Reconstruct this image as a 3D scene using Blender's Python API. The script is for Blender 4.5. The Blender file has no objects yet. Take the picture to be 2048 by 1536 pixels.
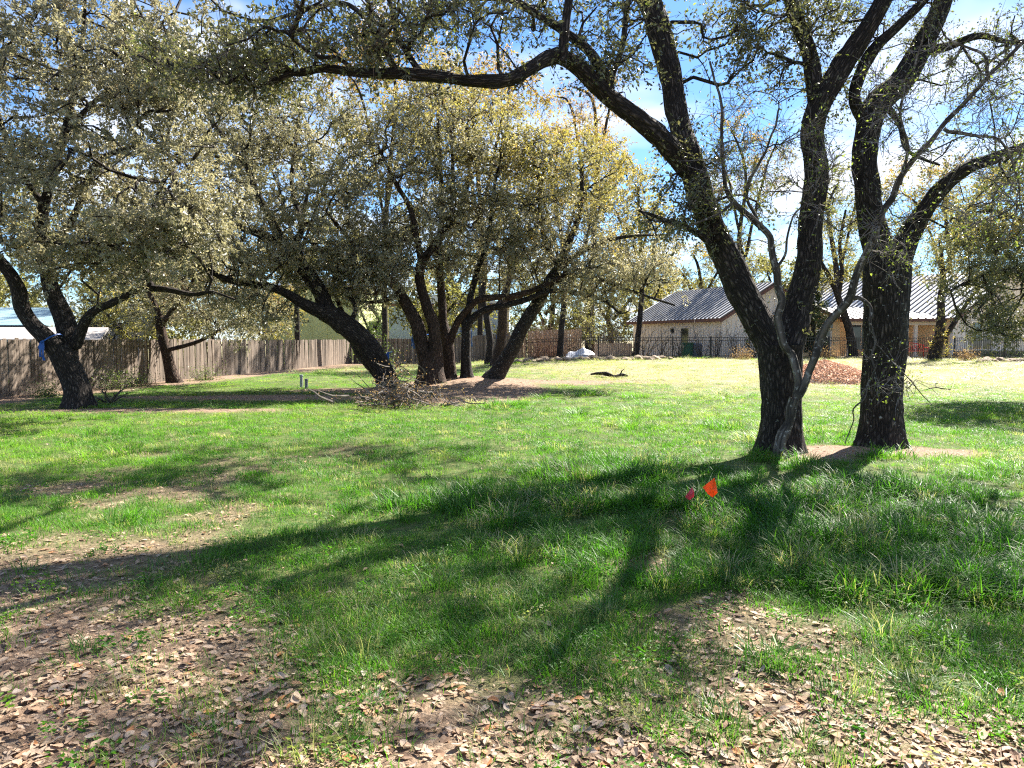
import bpy, math, random
import numpy as np
from math import radians, sin, cos, pi, atan2, sqrt
from mathutils import Vector, Matrix

random.seed(11)
RNG = np.random.default_rng(11)
sc = bpy.context.scene
COL = sc.collection

# ------------------------------------------------------------------ camera
F, CAMH = 1435.0, 1.70            # focal length in photo pixels (2048 wide), eye height
HORIZON = 680.0
PITCH = math.atan((768 - HORIZON) / F)
cam_d = bpy.data.cameras.new('camera')
cam_d.sensor_width = 36.0
cam_d.lens = 36.0 * F / 2048.0
cam_d.clip_start, cam_d.clip_end = 0.05, 3000.0
cam = bpy.data.objects.new('camera', cam_d)
COL.objects.link(cam)
cam.location = (0, 0, CAMH)
cam.rotation_euler = (pi / 2 - PITCH, 0, 0)
sc.camera = cam

# ------------------------------------------------------------------ light
SUN_AZ, SUN_EL = radians(40), radians(44)      # azimuth measured from +Y towards +X
SUN_DIR = Vector((sin(SUN_AZ) * cos(SUN_EL), cos(SUN_AZ) * cos(SUN_EL), sin(SUN_EL)))
sun_d = bpy.data.lights.new('sun', 'SUN')
sun_d.energy, sun_d.angle, sun_d.color = 5.0, radians(0.53), (1.0, 0.94, 0.84)
sun = bpy.data.objects.new('sun', sun_d)
COL.objects.link(sun)
sun.rotation_euler = (-SUN_DIR).to_track_quat('-Z', 'Y').to_euler()

world = bpy.data.worlds.new('World')
sc.world = world
world.use_nodes = True
wn, wl = world.node_tree.nodes, world.node_tree.links
wn.clear()
w_out = wn.new('ShaderNodeOutputWorld')
w_bg = wn.new('ShaderNodeBackground')
world.cycles.sampling_method = 'MANUAL'
world.cycles.sample_map_resolution = 512
sky = wn.new('ShaderNodeTexSky')
sky.sky_type = 'NISHITA'
sky.sun_disc = False
sky.sun_elevation, sky.sun_rotation = SUN_EL, SUN_AZ
sky.air_density, sky.dust_density, sky.ozone_density = 1.0, 0.15, 4.0
w_tc = wn.new('ShaderNodeTexCoord')
w_sep = wn.new('ShaderNodeSeparateXYZ')
wl.new(w_tc.outputs['Generated'], w_sep.inputs[0])
w_z = wn.new('ShaderNodeMath'); w_z.operation = 'MAXIMUM'; w_z.inputs[1].default_value = 0.0
wl.new(w_sep.outputs['Z'], w_z.inputs[0])
w_za = wn.new('ShaderNodeMath'); w_za.operation = 'ADD'; w_za.inputs[1].default_value = 0.22
wl.new(w_z.outputs[0], w_za.inputs[0])
w_dx = wn.new('ShaderNodeMath'); w_dx.operation = 'DIVIDE'
w_dy = wn.new('ShaderNodeMath'); w_dy.operation = 'DIVIDE'
wl.new(w_sep.outputs['X'], w_dx.inputs[0]); wl.new(w_za.outputs[0], w_dx.inputs[1])
wl.new(w_sep.outputs['Y'], w_dy.inputs[0]); wl.new(w_za.outputs[0], w_dy.inputs[1])
w_cmb = wn.new('ShaderNodeCombineXYZ')
wl.new(w_dx.outputs[0], w_cmb.inputs[0]); wl.new(w_dy.outputs[0], w_cmb.inputs[1])
w_noise = wn.new('ShaderNodeTexNoise')
w_noise.inputs['Scale'].default_value = 1.5
w_noise.inputs['Detail'].default_value = 4.0
w_noise.inputs['Roughness'].default_value = 0.58
w_noise.inputs['Distortion'].default_value = 0.3
wl.new(w_cmb.outputs[0], w_noise.inputs['Vector'])
w_ramp = wn.new('ShaderNodeValToRGB')
w_ramp.color_ramp.elements[0].position = 0.47
w_ramp.color_ramp.elements[0].color = (0, 0, 0, 1)
w_ramp.color_ramp.elements[1].position = 0.66
w_ramp.color_ramp.elements[1].color = (1, 1, 1, 1)
wl.new(w_noise.outputs['Fac'], w_ramp.inputs[0])
w_mix = wn.new('ShaderNodeMixRGB')
w_mix.inputs[2].default_value = (6.2, 6.4, 6.8, 1)     # cloud brightness (before the world strength)
wl.new(w_ramp.outputs[0], w_mix.inputs[0])
w_tint = wn.new('ShaderNodeMixRGB'); w_tint.blend_type = 'MULTIPLY'; w_tint.inputs[0].default_value = 1.0
w_tint.inputs[2].default_value = (0.70, 0.88, 1.06, 1)
wl.new(sky.outputs[0], w_tint.inputs[1]); wl.new(w_tint.outputs[0], w_mix.inputs[1])
wl.new(w_mix.outputs[0], w_bg.inputs['Color'])
w_bg.inputs['Strength'].default_value = 0.05
wl.new(w_bg.outputs[0], w_out.inputs['Surface'])

vs = sc.view_settings
vs.view_transform, vs.look, vs.gamma = 'Standard', 'None', 1.0
vs.use_curve_mapping = False
vs.exposure = 2.12
cy = sc.cycles
cy.max_bounces, cy.diffuse_bounces, cy.glossy_bounces = 4, 3, 2
cy.transmission_bounces, cy.transparent_max_bounces = 3, 4
cy.caustics_reflective = cy.caustics_refractive = False
cy.sample_clamp_indirect = 8.0
cy.use_adaptive_sampling = True
cy.adaptive_threshold = 0.02
cy.use_denoising = False
cy.filter_width = 1.2
cy.time_limit = 760.0        # seconds; keeps a full-quality render bounded on a slow machine

# ------------------------------------------------------------------ noise
def _h(ix, iy, iz, s=0):
    n = (ix.astype(np.int64) * 374761393 + iy.astype(np.int64) * 668265263 + iz.astype(np.int64) * 2147483647 + s * 974634777) & 0xffffffff
    n = ((n ^ (n >> 13)) * 1274126177) & 0xffffffff
    n = n ^ (n >> 16)
    return (n & 0xffffff) / float(0xffffff)

def vnoise(x, y, z=0.0, s=0):
    x, y, z = np.broadcast_arrays(np.asarray(x, float), np.asarray(y, float), np.asarray(z, float))
    ix, iy, iz = np.floor(x), np.floor(y), np.floor(z)
    fx, fy, fz = x - ix, y - iy, z - iz
    fx, fy, fz = [t * t * (3 - 2 * t) for t in (fx, fy, fz)]
    r = 0
    for dx in (0, 1):
        for dy in (0, 1):
            for dz in (0, 1):
                w = (fx if dx else 1 - fx) * (fy if dy else 1 - fy) * (fz if dz else 1 - fz)
                r = r + w * _h(ix + dx, iy + dy, iz + dz, s)
    return r

def fbm(x, y, s=0, o=3):
    r, a, t = 0, 1.0, 0
    for i in range(o):
        r = r + a * vnoise(np.asarray(x) * 2 ** i + 17.3 * i, np.asarray(y) * 2 ** i - 9.1 * i, 0.5, s + i)
        t += a; a *= 0.5
    return r / t

def S(a, b, x):
    t = np.clip((np.asarray(x, float) - a) / (b - a), 0, 1)
    return t * t * (3 - 2 * t)

# ------------------------------------------------------------------ pixels <-> world
def ray(u, v):
    a, b = (u - 1024) / F, (768 - v) / F
    d = Vector((a, cos(PITCH) + b * sin(PITCH), -sin(PITCH) + b * cos(PITCH)))
    return d / d.y

def P(u, v, Y):
    r = ray(u, v)
    return Vector((r.x * Y, Y, CAMH + r.z * Y))

def gz(x, y):
    x, y = np.asarray(x, float), np.asarray(y, float)
    z = 0.56 * S(22, 45, y) * S(-7, 5, x)
    z = z + 0.10 * (fbm(x / 4.0, y / 4.0, 3, 2) - 0.5) * S(3, 9, y) + 0.05 * (fbm(x / 1.1, y / 1.1, 5, 3) - 0.5)
    z = z + 0.30 * np.exp(-(((x + 1.6) / 2.1) ** 2 + ((y - 27.0) / 3.0) ** 2))
    return z

def g(x, y):
    return float(gz(x, y))

GYS = np.concatenate([np.arange(1.5, 20, 0.04), np.arange(20, 120, 0.15), np.arange(120, 400, 2.0)])
def G(u, v):
    r = ray(u, v)
    Ys = GYS
    hit = np.nonzero(CAMH + r.z * Ys <= gz(r.x * Ys, Ys))[0]
    Y = float(Ys[hit[0]]) if len(hit) else 400.0
    return Vector((r.x * Y, Y, g(r.x * Y, Y)))

# ------------------------------------------------------------------ objects
def wloc(o):
    v = Vector((0, 0, 0))
    while o is not None:
        v += o.location
        o = o.parent
    return v

def tag(o, label=None, cat=None, group=None, kind=None):
    if label: o['label'] = label
    if cat: o['category'] = cat
    if group: o['group'] = group
    if kind: o['kind'] = kind
    return o

def empty(name, loc, label, cat, group=None):
    o = bpy.data.objects.new(name, None)
    o.empty_display_size = 0.2
    COL.objects.link(o)
    o.location = loc
    return tag(o, label, cat, group)

def link(name, me, parent=None, loc=(0, 0, 0)):
    o = bpy.data.objects.new(name, me)
    COL.objects.link(o)
    if parent is not None: o.parent = parent
    o.location = loc
    return o

def np_mesh(name, V, quads=None, tris=None, mat=None, smooth=False, uv=None, attrs=None):
    V = np.asarray(V, np.float32)
    me = bpy.data.meshes.new(name)
    me.vertices.add(len(V))
    me.vertices.foreach_set('co', V.ravel())
    q = np.zeros((0, 4), np.int32) if quads is None else np.asarray(quads, np.int32).reshape(-1, 4)
    t = np.zeros((0, 3), np.int32) if tris is None else np.asarray(tris, np.int32).reshape(-1, 3)
    nl = q.size + t.size
    if nl:
        me.loops.add(nl)
        li = np.concatenate([q.ravel(), t.ravel()])
        me.loops.foreach_set('vertex_index', li)
        me.polygons.add(len(q) + len(t))
        st = np.concatenate([np.arange(len(q)) * 4, q.size + np.arange(len(t)) * 3]).astype(np.int32)
        me.polygons.foreach_set('loop_start', st)
        me.polygons.foreach_set('use_smooth', np.full(len(st), smooth, bool))
        if uv is not None:
            l = me.uv_layers.new(name='UVMap')
            l.data.foreach_set('uv', np.asarray(uv, np.float32)[li].ravel())
    if attrs:
        for k, a in attrs.items():
            a = np.asarray(a)
            if a.ndim == 2:
                at = me.attributes.new(k, 'FLOAT_VECTOR', 'POINT'); at.data.foreach_set('vector', a.astype(np.float32).ravel())
            elif a.dtype.kind == 'i':
                at = me.attributes.new(k, 'INT', 'POINT'); at.data.foreach_set('value', a.astype(np.int32))
            else:
                at = me.attributes.new(k, 'FLOAT', 'POINT'); at.data.foreach_set('value', a.astype(np.float32))
    me.update(calc_edges=True)
    me.validate()
    if mat is not None: me.materials.append(mat)
    return me

class MB:
    """collects boxes, prisms and tubes into one mesh (world coordinates)"""
    def __init__(s): s.v, s.f = [], []
    def add(s, v, f):
        n = len(s.v); s.v += [tuple(p) for p in v]; s.f += [tuple(i + n for i in q) for q in f]; return s
    def obox(s, o, a, b, c):
        o, a, b, c = map(Vector, (o, a, b, c))
        v = [o, o + a, o + a + b, o + b, o + c, o + a + c, o + a + b + c, o + b + c]
        return s.add(v, [(0, 3, 2, 1), (4, 5, 6, 7), (0, 1, 5, 4), (1, 2, 6, 5), (2, 3, 7, 6), (3, 0, 4, 7)])
    def box(s, x0, x1, y0, y1, z0, z1): return s.obox((x0, y0, z0), (x1 - x0, 0, 0), (0, y1 - y0, 0), (0, 0, z1 - z0))
    def tube(s, pts, r, n=6, cap=True):
        pts = [Vector(p) for p in pts]
        rs = r if isinstance(r, (list, tuple)) else [r] * len(pts)
        vs_, fs = [], []
        up = None
        for i, p in enumerate(pts):
            t = (pts[min(i + 1, len(pts) - 1)] - pts[max(i - 1, 0)]).normalized()
            if up is None:
                up = Vector((0, 0, 1)) if abs(t.z) < 0.9 else Vector((1, 0, 0))
            a = t.cross(up).normalized(); up = a.cross(t)
            for k in range(n):
                th = 2 * pi * k / n
                vs_.append(p + (a * cos(th) + up * sin(th)) * rs[i])
        for i in range(len(pts) - 1):
            for k in range(n):
                fs.append((i * n + k, i * n + (k + 1) % n, (i + 1) * n + (k + 1) % n, (i + 1) * n + k))
        if cap:
            fs.append(tuple(range(n))[::-1]); fs.append(tuple((len(pts) - 1) * n + k for k in range(n)))
        return s.add(vs_, fs)
    def build(s, name, mat, parent=None, smooth=False):
        off = wloc(parent) if parent is not None else Vector((0, 0, 0))
        me = bpy.data.meshes.new(name)
        me.from_pydata([(p[0] - off.x, p[1] - off.y, p[2] - off.z) for p in s.v], [], s.f)
        if smooth:
            me.polygons.foreach_set('use_smooth', np.ones(len(me.polygons), bool))
        me.materials.append(mat)
        me.update()
        return link(name, me, parent)

# ------------------------------------------------------------------ materials
def mat(name):
    m = bpy.data.materials.new(name); m.use_nodes = True
    n, l = m.node_tree.nodes, m.node_tree.links
    return m, n, l, n['Principled BSDF']

def ramp(n, stops):
    r = n.new('ShaderNodeValToRGB')
    e = r.color_ramp.elements
    while len(e) < len(stops): e.new(0.5)
    for i, (p, c) in enumerate(stops):
        e[i].position = p; e[i].color = (*c, 1)
    return r

def simple(name, c1, c2=None, scale=6.0, rough=0.75, bump=0.15, bscale=40.0, stretch=(1, 1, 1), metallic=0.0, spec=0.3, rand=0.0):
    """two-tone noise colour plus fine bump; rand = brightness change from object to object"""
    m, n, l, b = mat(name)
    c2 = c2 or tuple(x * 0.75 for x in c1)
    tc = n.new('ShaderNodeTexCoord')
    mp = n.new('ShaderNodeMapping'); mp.inputs['Scale'].default_value = stretch
    l.new(tc.outputs['Object'], mp.inputs[0])
    nz = n.new('ShaderNodeTexNoise'); nz.inputs['Scale'].default_value = scale; nz.inputs['Detail'].default_value = 6
    l.new(mp.outputs[0], nz.inputs['Vector'])
    r = ramp(n, [(0.32, c2), (0.68, c1)])
    l.new(nz.outputs['Fac'], r.inputs[0])
    colout = r.outputs[0]
    if rand:
        oi = n.new('ShaderNodeObjectInfo')
        mr = n.new('ShaderNodeMapRange'); mr.inputs['To Min'].default_value = 1 - rand; mr.inputs['To Max'].default_value = 1 + rand
        l.new(oi.outputs['Random'], mr.inputs['Value'])
        mx = n.new('ShaderNodeVectorMath'); mx.operation = 'SCALE'
        l.new(colout, mx.inputs[0]); l.new(mr.outputs[0], mx.inputs['Scale'])
        colout = mx.outputs[0]
        ofs = n.new('ShaderNodeVectorMath'); ofs.operation = 'ADD'
        l.new(tc.outputs['Object'], ofs.inputs[0])
        sc_ = n.new('ShaderNodeVectorMath'); sc_.operation = 'SCALE'; sc_.inputs[0].default_value = (31, 47, 13)
        l.new(oi.outputs['Random'], sc_.inputs['Scale']); l.new(sc_.outputs[0], ofs.inputs[1])
        l.new(ofs.outputs[0], mp.inputs[0])
    l.new(colout, b.inputs['Base Color'])
    b.inputs['Roughness'].default_value = rough
    b.inputs['Metallic'].default_value = metallic
    b.inputs['Specular IOR Level'].default_value = spec
    if bump:
        n2 = n.new('ShaderNodeTexNoise'); n2.inputs['Scale'].default_value = bscale; n2.inputs['Detail'].default_value = 4
        l.new(mp.outputs[0], n2.inputs['Vector'])
        bp = n.new('ShaderNodeBump'); bp.inputs['Strength'].default_value = bump; bp.inputs['Distance'].default_value = 0.02
        l.new(n2.outputs['Fac'], bp.inputs['Height']); l.new(bp.outputs[0], b.inputs['Normal'])
    return m

def bark_mat(name, dark, light, lichen=0.0, lichen_c=(0.42, 0.43, 0.38), ridge=(24, 6.0), bump=1.0):
    m, n, l, b = mat(name)
    uv = n.new('ShaderNodeUVMap')
    mp = n.new('ShaderNodeMapping'); mp.inputs['Scale'].default_value = (ridge[0], ridge[1], 1)
    l.new(uv.outputs[0], mp.inputs[0])
    wz = n.new('ShaderNodeTexNoise'); wz.inputs['Scale'].default_value = 1.2; wz.inputs['Detail'].default_value = 3
    l.new(mp.outputs[0], wz.inputs['Vector'])
    add = n.new('ShaderNodeVectorMath'); add.operation = 'MULTIPLY_ADD'; add.inputs[1].default_value = (0.9, 0.9, 0)
    l.new(wz.outputs['Color'], add.inputs[0]); l.new(mp.outputs[0], add.inputs[2])
    vo = n.new('ShaderNodeTexVoronoi'); vo.feature = 'DISTANCE_TO_EDGE'; vo.inputs['Scale'].default_value = 1.0
    l.new(add.outputs[0], vo.inputs['Vector'])
    tc = n.new('ShaderNodeTexCoord')
    n1 = n.new('ShaderNodeTexNoise'); n1.inputs['Scale'].default_value = 3.0; n1.inputs['Detail'].default_value = 8
    l.new(tc.outputs['Object'], n1.inputs['Vector'])
    r1 = ramp(n, [(0.02, tuple(x * 0.35 for x in dark)), (0.18, dark), (0.5, light)])
    l.new(vo.outputs['Distance'], r1.inputs[0])
    mx = n.new('ShaderNodeMixRGB'); mx.blend_type = 'MULTIPLY'; mx.inputs[0].default_value = 0.8
    r2 = ramp(n, [(0.3, (0.55, 0.5, 0.48)), (0.7, (1.25, 1.2, 1.15))])
    l.new(n1.outputs['Fac'], r2.inputs[0]); l.new(r1.outputs[0], mx.inputs[1]); l.new(r2.outputs[0], mx.inputs[2])
    out = mx.outputs[0]
    if lichen > 0:
        n3 = n.new('ShaderNodeTexNoise'); n3.inputs['Scale'].default_value = 15.0; n3.inputs['Detail'].default_value = 5
        n3.inputs['Roughness'].default_value = 0.65
        l.new(tc.outputs['Object'], n3.inputs['Vector'])
        r3 = ramp(n, [(0.66 - 0.1 * lichen, (0, 0, 0)), (0.70 - 0.1 * lichen, (1, 1, 1))])
        l.new(n3.outputs['Fac'], r3.inputs[0])
        m3 = n.new('ShaderNodeMixRGB'); m3.inputs[2].default_value = (*lichen_c, 1)
        sm = n.new('ShaderNodeMath'); sm.operation = 'MULTIPLY'; sm.inputs[1].default_value = 0.85
        l.new(r3.outputs[0], sm.inputs[0]); l.new(sm.outputs[0], m3.inputs[0]); l.new(out, m3.inputs[1])
        out = m3.outputs[0]
    l.new(out, b.inputs['Base Color'])
    b.inputs['Roughness'].default_value = 0.9
    b.inputs['Specular IOR Level'].default_value = 0.25
    ms = n.new('ShaderNodeMath'); ms.operation = 'MINIMUM'; ms.inputs[1].default_value = 0.35
    l.new(vo.outputs['Distance'], ms.inputs[0])
    bp = n.new('ShaderNodeBump'); bp.inputs['Strength'].default_value = bump; bp.inputs['Distance'].default_value = 0.05
    l.new(ms.outputs[0], bp.inputs['Height']); l.new(bp.outputs[0], b.inputs['Normal'])
    return m

def leaf_mat(name, stops, trans=0.35, rough=0.42, spec=0.5, attr='tint', attr_type='GEOMETRY', tboost=1.5, tcol=None):
    m, n, l, b = mat(name)
    at = n.new('ShaderNodeAttribute'); at.attribute_name = attr; at.attribute_type = attr_type
    r = ramp(n, stops)
    l.new(at.outputs['Fac'], r.inputs[0])
    l.new(r.outputs[0], b.inputs['Base Color'])
    b.inputs['Roughness'].default_value = rough
    b.inputs['Specular IOR Level'].default_value = spec
    tr = n.new('ShaderNodeBsdfTranslucent')
    vm = n.new('ShaderNodeVectorMath'); vm.operation = 'MULTIPLY'
    vm.inputs[1].default_value = tcol or (tboost, tboost * 1.05, tboost * 0.6)
    l.new(r.outputs[0], vm.inputs[0]); l.new(vm.outputs[0], tr.inputs['Color'])
    mx = n.new('ShaderNodeMixShader'); mx.inputs[0].default_value = trans
    l.new(b.outputs[0], mx.inputs[1]); l.new(tr.outputs[0], mx.inputs[2])
    l.new(mx.outputs[0], n['Material Output'].inputs['Surface'])
    return m

BARK = bark_mat('oak_bark', (0.038, 0.031, 0.027), (0.145, 0.122, 0.105), 0.15, (0.26, 0.26, 0.22))
BARK_LICHEN = bark_mat('oak_bark_lichen', (0.036, 0.030, 0.026), (0.13, 0.112, 0.098), 0.35, (0.36, 0.37, 0.34))
BARK_BROWN = bark_mat('oak_bark_brown', (0.065, 0.042, 0.030), (0.15, 0.105, 0.08), 0.2, (0.26, 0.24, 0.2), ridge=(22, 6))
BARK_PALE = bark_mat('pale_bark', (0.11, 0.096, 0.082), (0.20, 0.175, 0.155), 0.9, (0.30, 0.28, 0.25), ridge=(11, 1.6), bump=0.5)
TWIG = simple('twig_wood', (0.15, 0.125, 0.105), (0.06, 0.05, 0.042), 5, 0.9, 0)
TWIG_PALE = simple('twig_pale', (0.26, 0.225, 0.20), (0.12, 0.10, 0.09), 5, 0.85, 0)
LEAF_OAK = leaf_mat('oak_leaves', [(0.0, (0.10, 0.096, 0.058)), (0.35, (0.215, 0.205, 0.135)), (0.7, (0.33, 0.31, 0.22)), (0.93, (0.43, 0.40, 0.31)), (1.0, (0.42, 0.32, 0.19))], 0.38, 0.42, 0.55, tcol=(1.4, 1.35, 1.0))
LEAF_NEAR = leaf_mat('oak_leaves_near', [(0.0, (0.050, 0.056, 0.026)), (0.45, (0.11, 0.115, 0.055)), (0.8, (0.19, 0.185, 0.10)), (1.0, (0.30, 0.28, 0.16))], 0.34, 0.35, 0.75, tcol=(1.5, 1.5, 0.9))
LEAF_YELLOW = leaf_mat('budding_leaves', [(0.0, (0.12, 0.11, 0.04)), (0.4, (0.24, 0.21, 0.075)), (0.75, (0.34, 0.275, 0.095)), (1.0, (0.42, 0.26, 0.09))], 0.42, 0.5, 0.4)
LEAF_ORANGE = leaf_mat('orange_bud_leaves', [(0.0, (0.16, 0.11, 0.045)), (0.5, (0.33, 0.21, 0.08)), (1.0, (0.46, 0.26, 0.10))], 0.42, 0.5, 0.4)
LEAF_LIME = leaf_mat('new_leaves', [(0.0, (0.09, 0.12, 0.03)), (0.5, (0.19, 0.24, 0.05)), (1.0, (0.36, 0.40, 0.11))], 0.45, 0.42, 0.5)
LEAF_FAR = leaf_mat('far_leaves', [(0.0, (0.085, 0.085, 0.035)), (0.5, (0.19, 0.18, 0.075)), (1.0, (0.32, 0.28, 0.12))], 0.38, 0.5, 0.4)
LEAF_CEDAR = leaf_mat('cedar_leaves', [(0.0, (0.012, 0.022, 0.010)), (0.6, (0.03, 0.05, 0.018)), (1.0, (0.06, 0.085, 0.03))], 0.15, 0.5, 0.3)
LEAF_DRYBUSH = leaf_mat('dry_bush_leaves', [(0.0, (0.12, 0.07, 0.045)), (0.5, (0.26, 0.16, 0.10)), (1.0, (0.38, 0.26, 0.16))], 0.3, 0.6, 0.3)
LEAF_GREENBUSH = leaf_mat('green_bush_leaves', [(0.0, (0.03, 0.05, 0.015)), (0.5, (0.08, 0.13, 0.03)), (1.0, (0.20, 0.24, 0.07))], 0.35, 0.4, 0.5)
MOSS = leaf_mat('ball_moss', [(0.0, (0.07, 0.07, 0.058)), (1.0, (0.19, 0.19, 0.16))], 0.15, 0.8, 0.2)
GRASS = leaf_mat('grass_blades', [(0.0, (0.034, 0.105, 0.012)), (0.4, (0.076, 0.185, 0.018)), (0.7, (0.155, 0.26, 0.03)), (0.86, (0.22, 0.235, 0.08)), (1.0, (0.38, 0.32, 0.20))], 0.42, 0.5, 0.30, attr_type='INSTANCER', tcol=(1.65, 1.95, 0.95))
GRASS_OBJ = leaf_mat('grass_tuft_blades', [(0.0, (0.028, 0.082, 0.014)), (0.5, (0.06, 0.155, 0.022)), (0.92, (0.13, 0.22, 0.04)), (1.0, (0.38, 0.32, 0.20))], 0.40, 0.42, 0.45, tcol=(1.75, 1.9, 1.1))
DRY_STOPS = [(0.0, (0.12, 0.075, 0.05)), (0.2, (0.25, 0.16, 0.10)), (0.45, (0.41, 0.275, 0.175)), (0.62, (0.35, 0.275, 0.215)), (0.8, (0.46, 0.33, 0.22)), (0.93, (0.38, 0.18, 0.075)), (1.0, (0.52, 0.42, 0.32))]
LITTER = leaf_mat('dry_leaves', DRY_STOPS, 0.16, 0.7, 0.22, attr_type='INSTANCER', tcol=(1.2, 0.95, 0.7))
CHIP = simple('wood_chips', (0.42, 0.23, 0.13), (0.17, 0.085, 0.05), 14, 0.85, 0.1, 60)

# ------------------------------------------------------------------ ground cover maps (real patches of litter, straw, mulch)
def blob(x, y, cx, cy, rx, ry):
    return np.exp(-(((x - cx) / rx) ** 2 + ((y - cy) / ry) ** 2))

def cover(x, y):
    """litter, straw and mulch amounts 0..1 at world x, y"""
    x, y = np.asarray(x, float), np.asarray(y, float)
    n1 = fbm(x / 1.3, y / 1.3, 21, 4) - 0.5
    n2 = fbm(x / 0.45, y / 0.45, 31, 3) - 0.5
    n3 = fbm(x / 5.0, y / 2.6, 41, 4) - 0.5
    edge = 3.75 + 2.5 * S(-0.3, -3.6, x) - 0.25 * S(1.0, 2.6, x)
    lit = S(-0.9, 1.5, edge - y + 3.6 * n1 + 2.6 * n2)
    lit = np.maximum(lit, 0.75 * S(0.06, 0.18, n1 + 0.6 * n2 + 0.04 - 0.11 * S(4.6, 6.2, y) * S(-3, -1, x)) * S(16, 7, y))
    # brown strips under the trees in the middle distance
    strip = np.maximum(blob(x, y, -4.5, 24.0, 3.6, 1.3), np.maximum(blob(x, y, -8.4, 21.0, 4.2, 1.0), blob(x, y, -8.5, 17.2, 4.0, 0.6)))
    strip = np.maximum(strip, blob(x, y, 2.2, 27.5, 3.0, 1.2) * 0.8)
    strip = np.maximum(strip, np.exp(-((x + 14.4 - 0.114 * (y - 21)) / 1.5) ** 2) * 0.9)
    strip = np.maximum(strip, blob(x, y, 4.3, 10.5, 0.75, 0.7) * 0.9)
    strip = np.maximum(strip, blob(x, y, 5.7, 10.9, 1.5, 0.6))
    mul = S(0.30, 0.52, strip + 0.7 * n3 + 0.4 * n1)
    mul = np.maximum(mul, S(0.30, 0.48, blob(x, y, -1.6, 24.2, 2.8, 5.6) + 0.3 * n1 + 0.1 * n3))
    st = S(24, 32, y) * S(-3, 3, x) * 0.85 + 0.5 * S(17, 26, y) * S(3, 7, x)
    st = np.maximum(st, S(34, 42, y) * 0.75)
    st = np.clip(st + 1.1 * n3 * S(12, 24, y), 0, 1)
    st = np.clip(st, 0, 1) * S(13, 24, y) + 0.10 * S(-0.1, 0.3, n3) * S(13, 6, y)
    return lit, np.clip(st, 0, 1), mul

def sinh_axis(lo, hi, n, k):
    t = np.linspace(math.asinh(lo / k), math.asinh(hi / k), n)
    return np.sinh(t) * k

gx = sinh_axis(-600, 600, 260, 6.0)
gy = sinh_axis(-9, 900, 300, 5.0)
GX, GY = np.meshgrid(gx, gy)
GZ = gz(GX, GY)
lit, stw, mul = cover(GX, GY)
GZ = GZ + 0.02 * mul * fbm(GX / 0.3, GY / 0.3, 77, 2)
nx, ny = len(gx), len(gy)
idx = np.arange(nx * ny).reshape(ny, nx)
quads = np.stack([idx[:-1, :-1], idx[:-1, 1:], idx[1:, 1:], idx[1:, :-1]], -1).reshape(-1, 4)
gm, gn, gl, gb = mat('ground_soil')
tc = gn.new('ShaderNodeTexCoord')
def gnoise(scale, detail=6, rough=0.6):
    z = gn.new('ShaderNodeTexNoise'); z.inputs['Scale'].default_value = scale
    z.inputs['Detail'].default_value = detail; z.inputs['Roughness'].default_value = rough
    gl.new(tc.outputs['Object'], z.inputs['Vector']); return z
def gattr(nm):
    a = gn.new('ShaderNodeAttribute'); a.attribute_name = nm; return a
soil = ramp(gn, [(0.3, (0.06, 0.04, 0.03)), (0.55, (0.125, 0.085, 0.06)), (0.75, (0.23, 0.165, 0.115))])
gl.new(gnoise(28, 3, 0.7).outputs['Fac'], soil.inputs[0])
turf = ramp(gn, [(0.3, (0.030, 0.052, 0.014)), (0.5, (0.070, 0.105, 0.026)), (0.7, (0.15, 0.14, 0.055))])
gl.new(gnoise(9, 3, 0.72).outputs['Fac'], turf.inputs[0])
strawc = ramp(gn, [(0.3, (0.13, 0.115, 0.06)), (0.5, (0.25, 0.215, 0.125)), (0.72, (0.42, 0.35, 0.23))])
gl.new(gnoise(12, 3, 0.75).outputs['Fac'], strawc.inputs[0])
mulc = ramp(gn, [(0.3, (0.085, 0.054, 0.038)), (0.5, (0.22, 0.15, 0.105)), (0.72, (0.42, 0.31, 0.22))])
gl.new(gnoise(24, 3, 0.75).outputs['Fac'], mulc.inputs[0])
litc = gn.new('ShaderNodeTexVoronoi'); litc.inputs['Scale'].default_value = 30
gl.new(tc.outputs['Object'], litc.inputs['Vector'])
litr = ramp(gn, [(0.0, (0.10, 0.066, 0.045)), (0.35, (0.20, 0.135, 0.09)), (0.7, (0.30, 0.21, 0.14)), (1.0, (0.38, 0.29, 0.21))])
lsep = gn.new('ShaderNodeSeparateColor'); gl.new(litc.outputs['Color'], lsep.inputs[0]); gl.new(lsep.outputs[0], litr.inputs[0])
def gmix(a, b, f):
    m = gn.new('ShaderNodeMixRGB'); gl.new(f, m.inputs[0]); gl.new(a, m.inputs[1]); gl.new(b, m.inputs[2]); return m.outputs[0]
soil_l = gn.new('ShaderNodeMixRGB'); soil_l.inputs[0].default_value = 0.5
gl.new(soil.outputs[0], soil_l.inputs[1]); gl.new(litr.outputs[0], soil_l.inputs[2])
c = gmix(turf.outputs[0], strawc.outputs[0], gattr('straw').outputs['Fac'])
c = gmix(c, mulc.outputs[0], gattr('mulch').outputs['Fac'])
c = gmix(c, soil_l.outputs[0], gattr('litter').outputs['Fac'])
gl.new(c, gb.inputs['Base Color'])
gb.inputs['Roughness'].default_value = 0.95
gb.inputs['Specular IOR Level'].default_value = 0.15
gbp = gn.new('ShaderNodeBump'); gbp.inputs['Strength'].default_value = 0.7; gbp.inputs['Distance'].default_value = 0.04
gl.new(gnoise(34, 3, 0.7).outputs['Fac'], gbp.inputs['Height']); gl.new(gbp.outputs[0], gb.inputs['Normal'])
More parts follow.
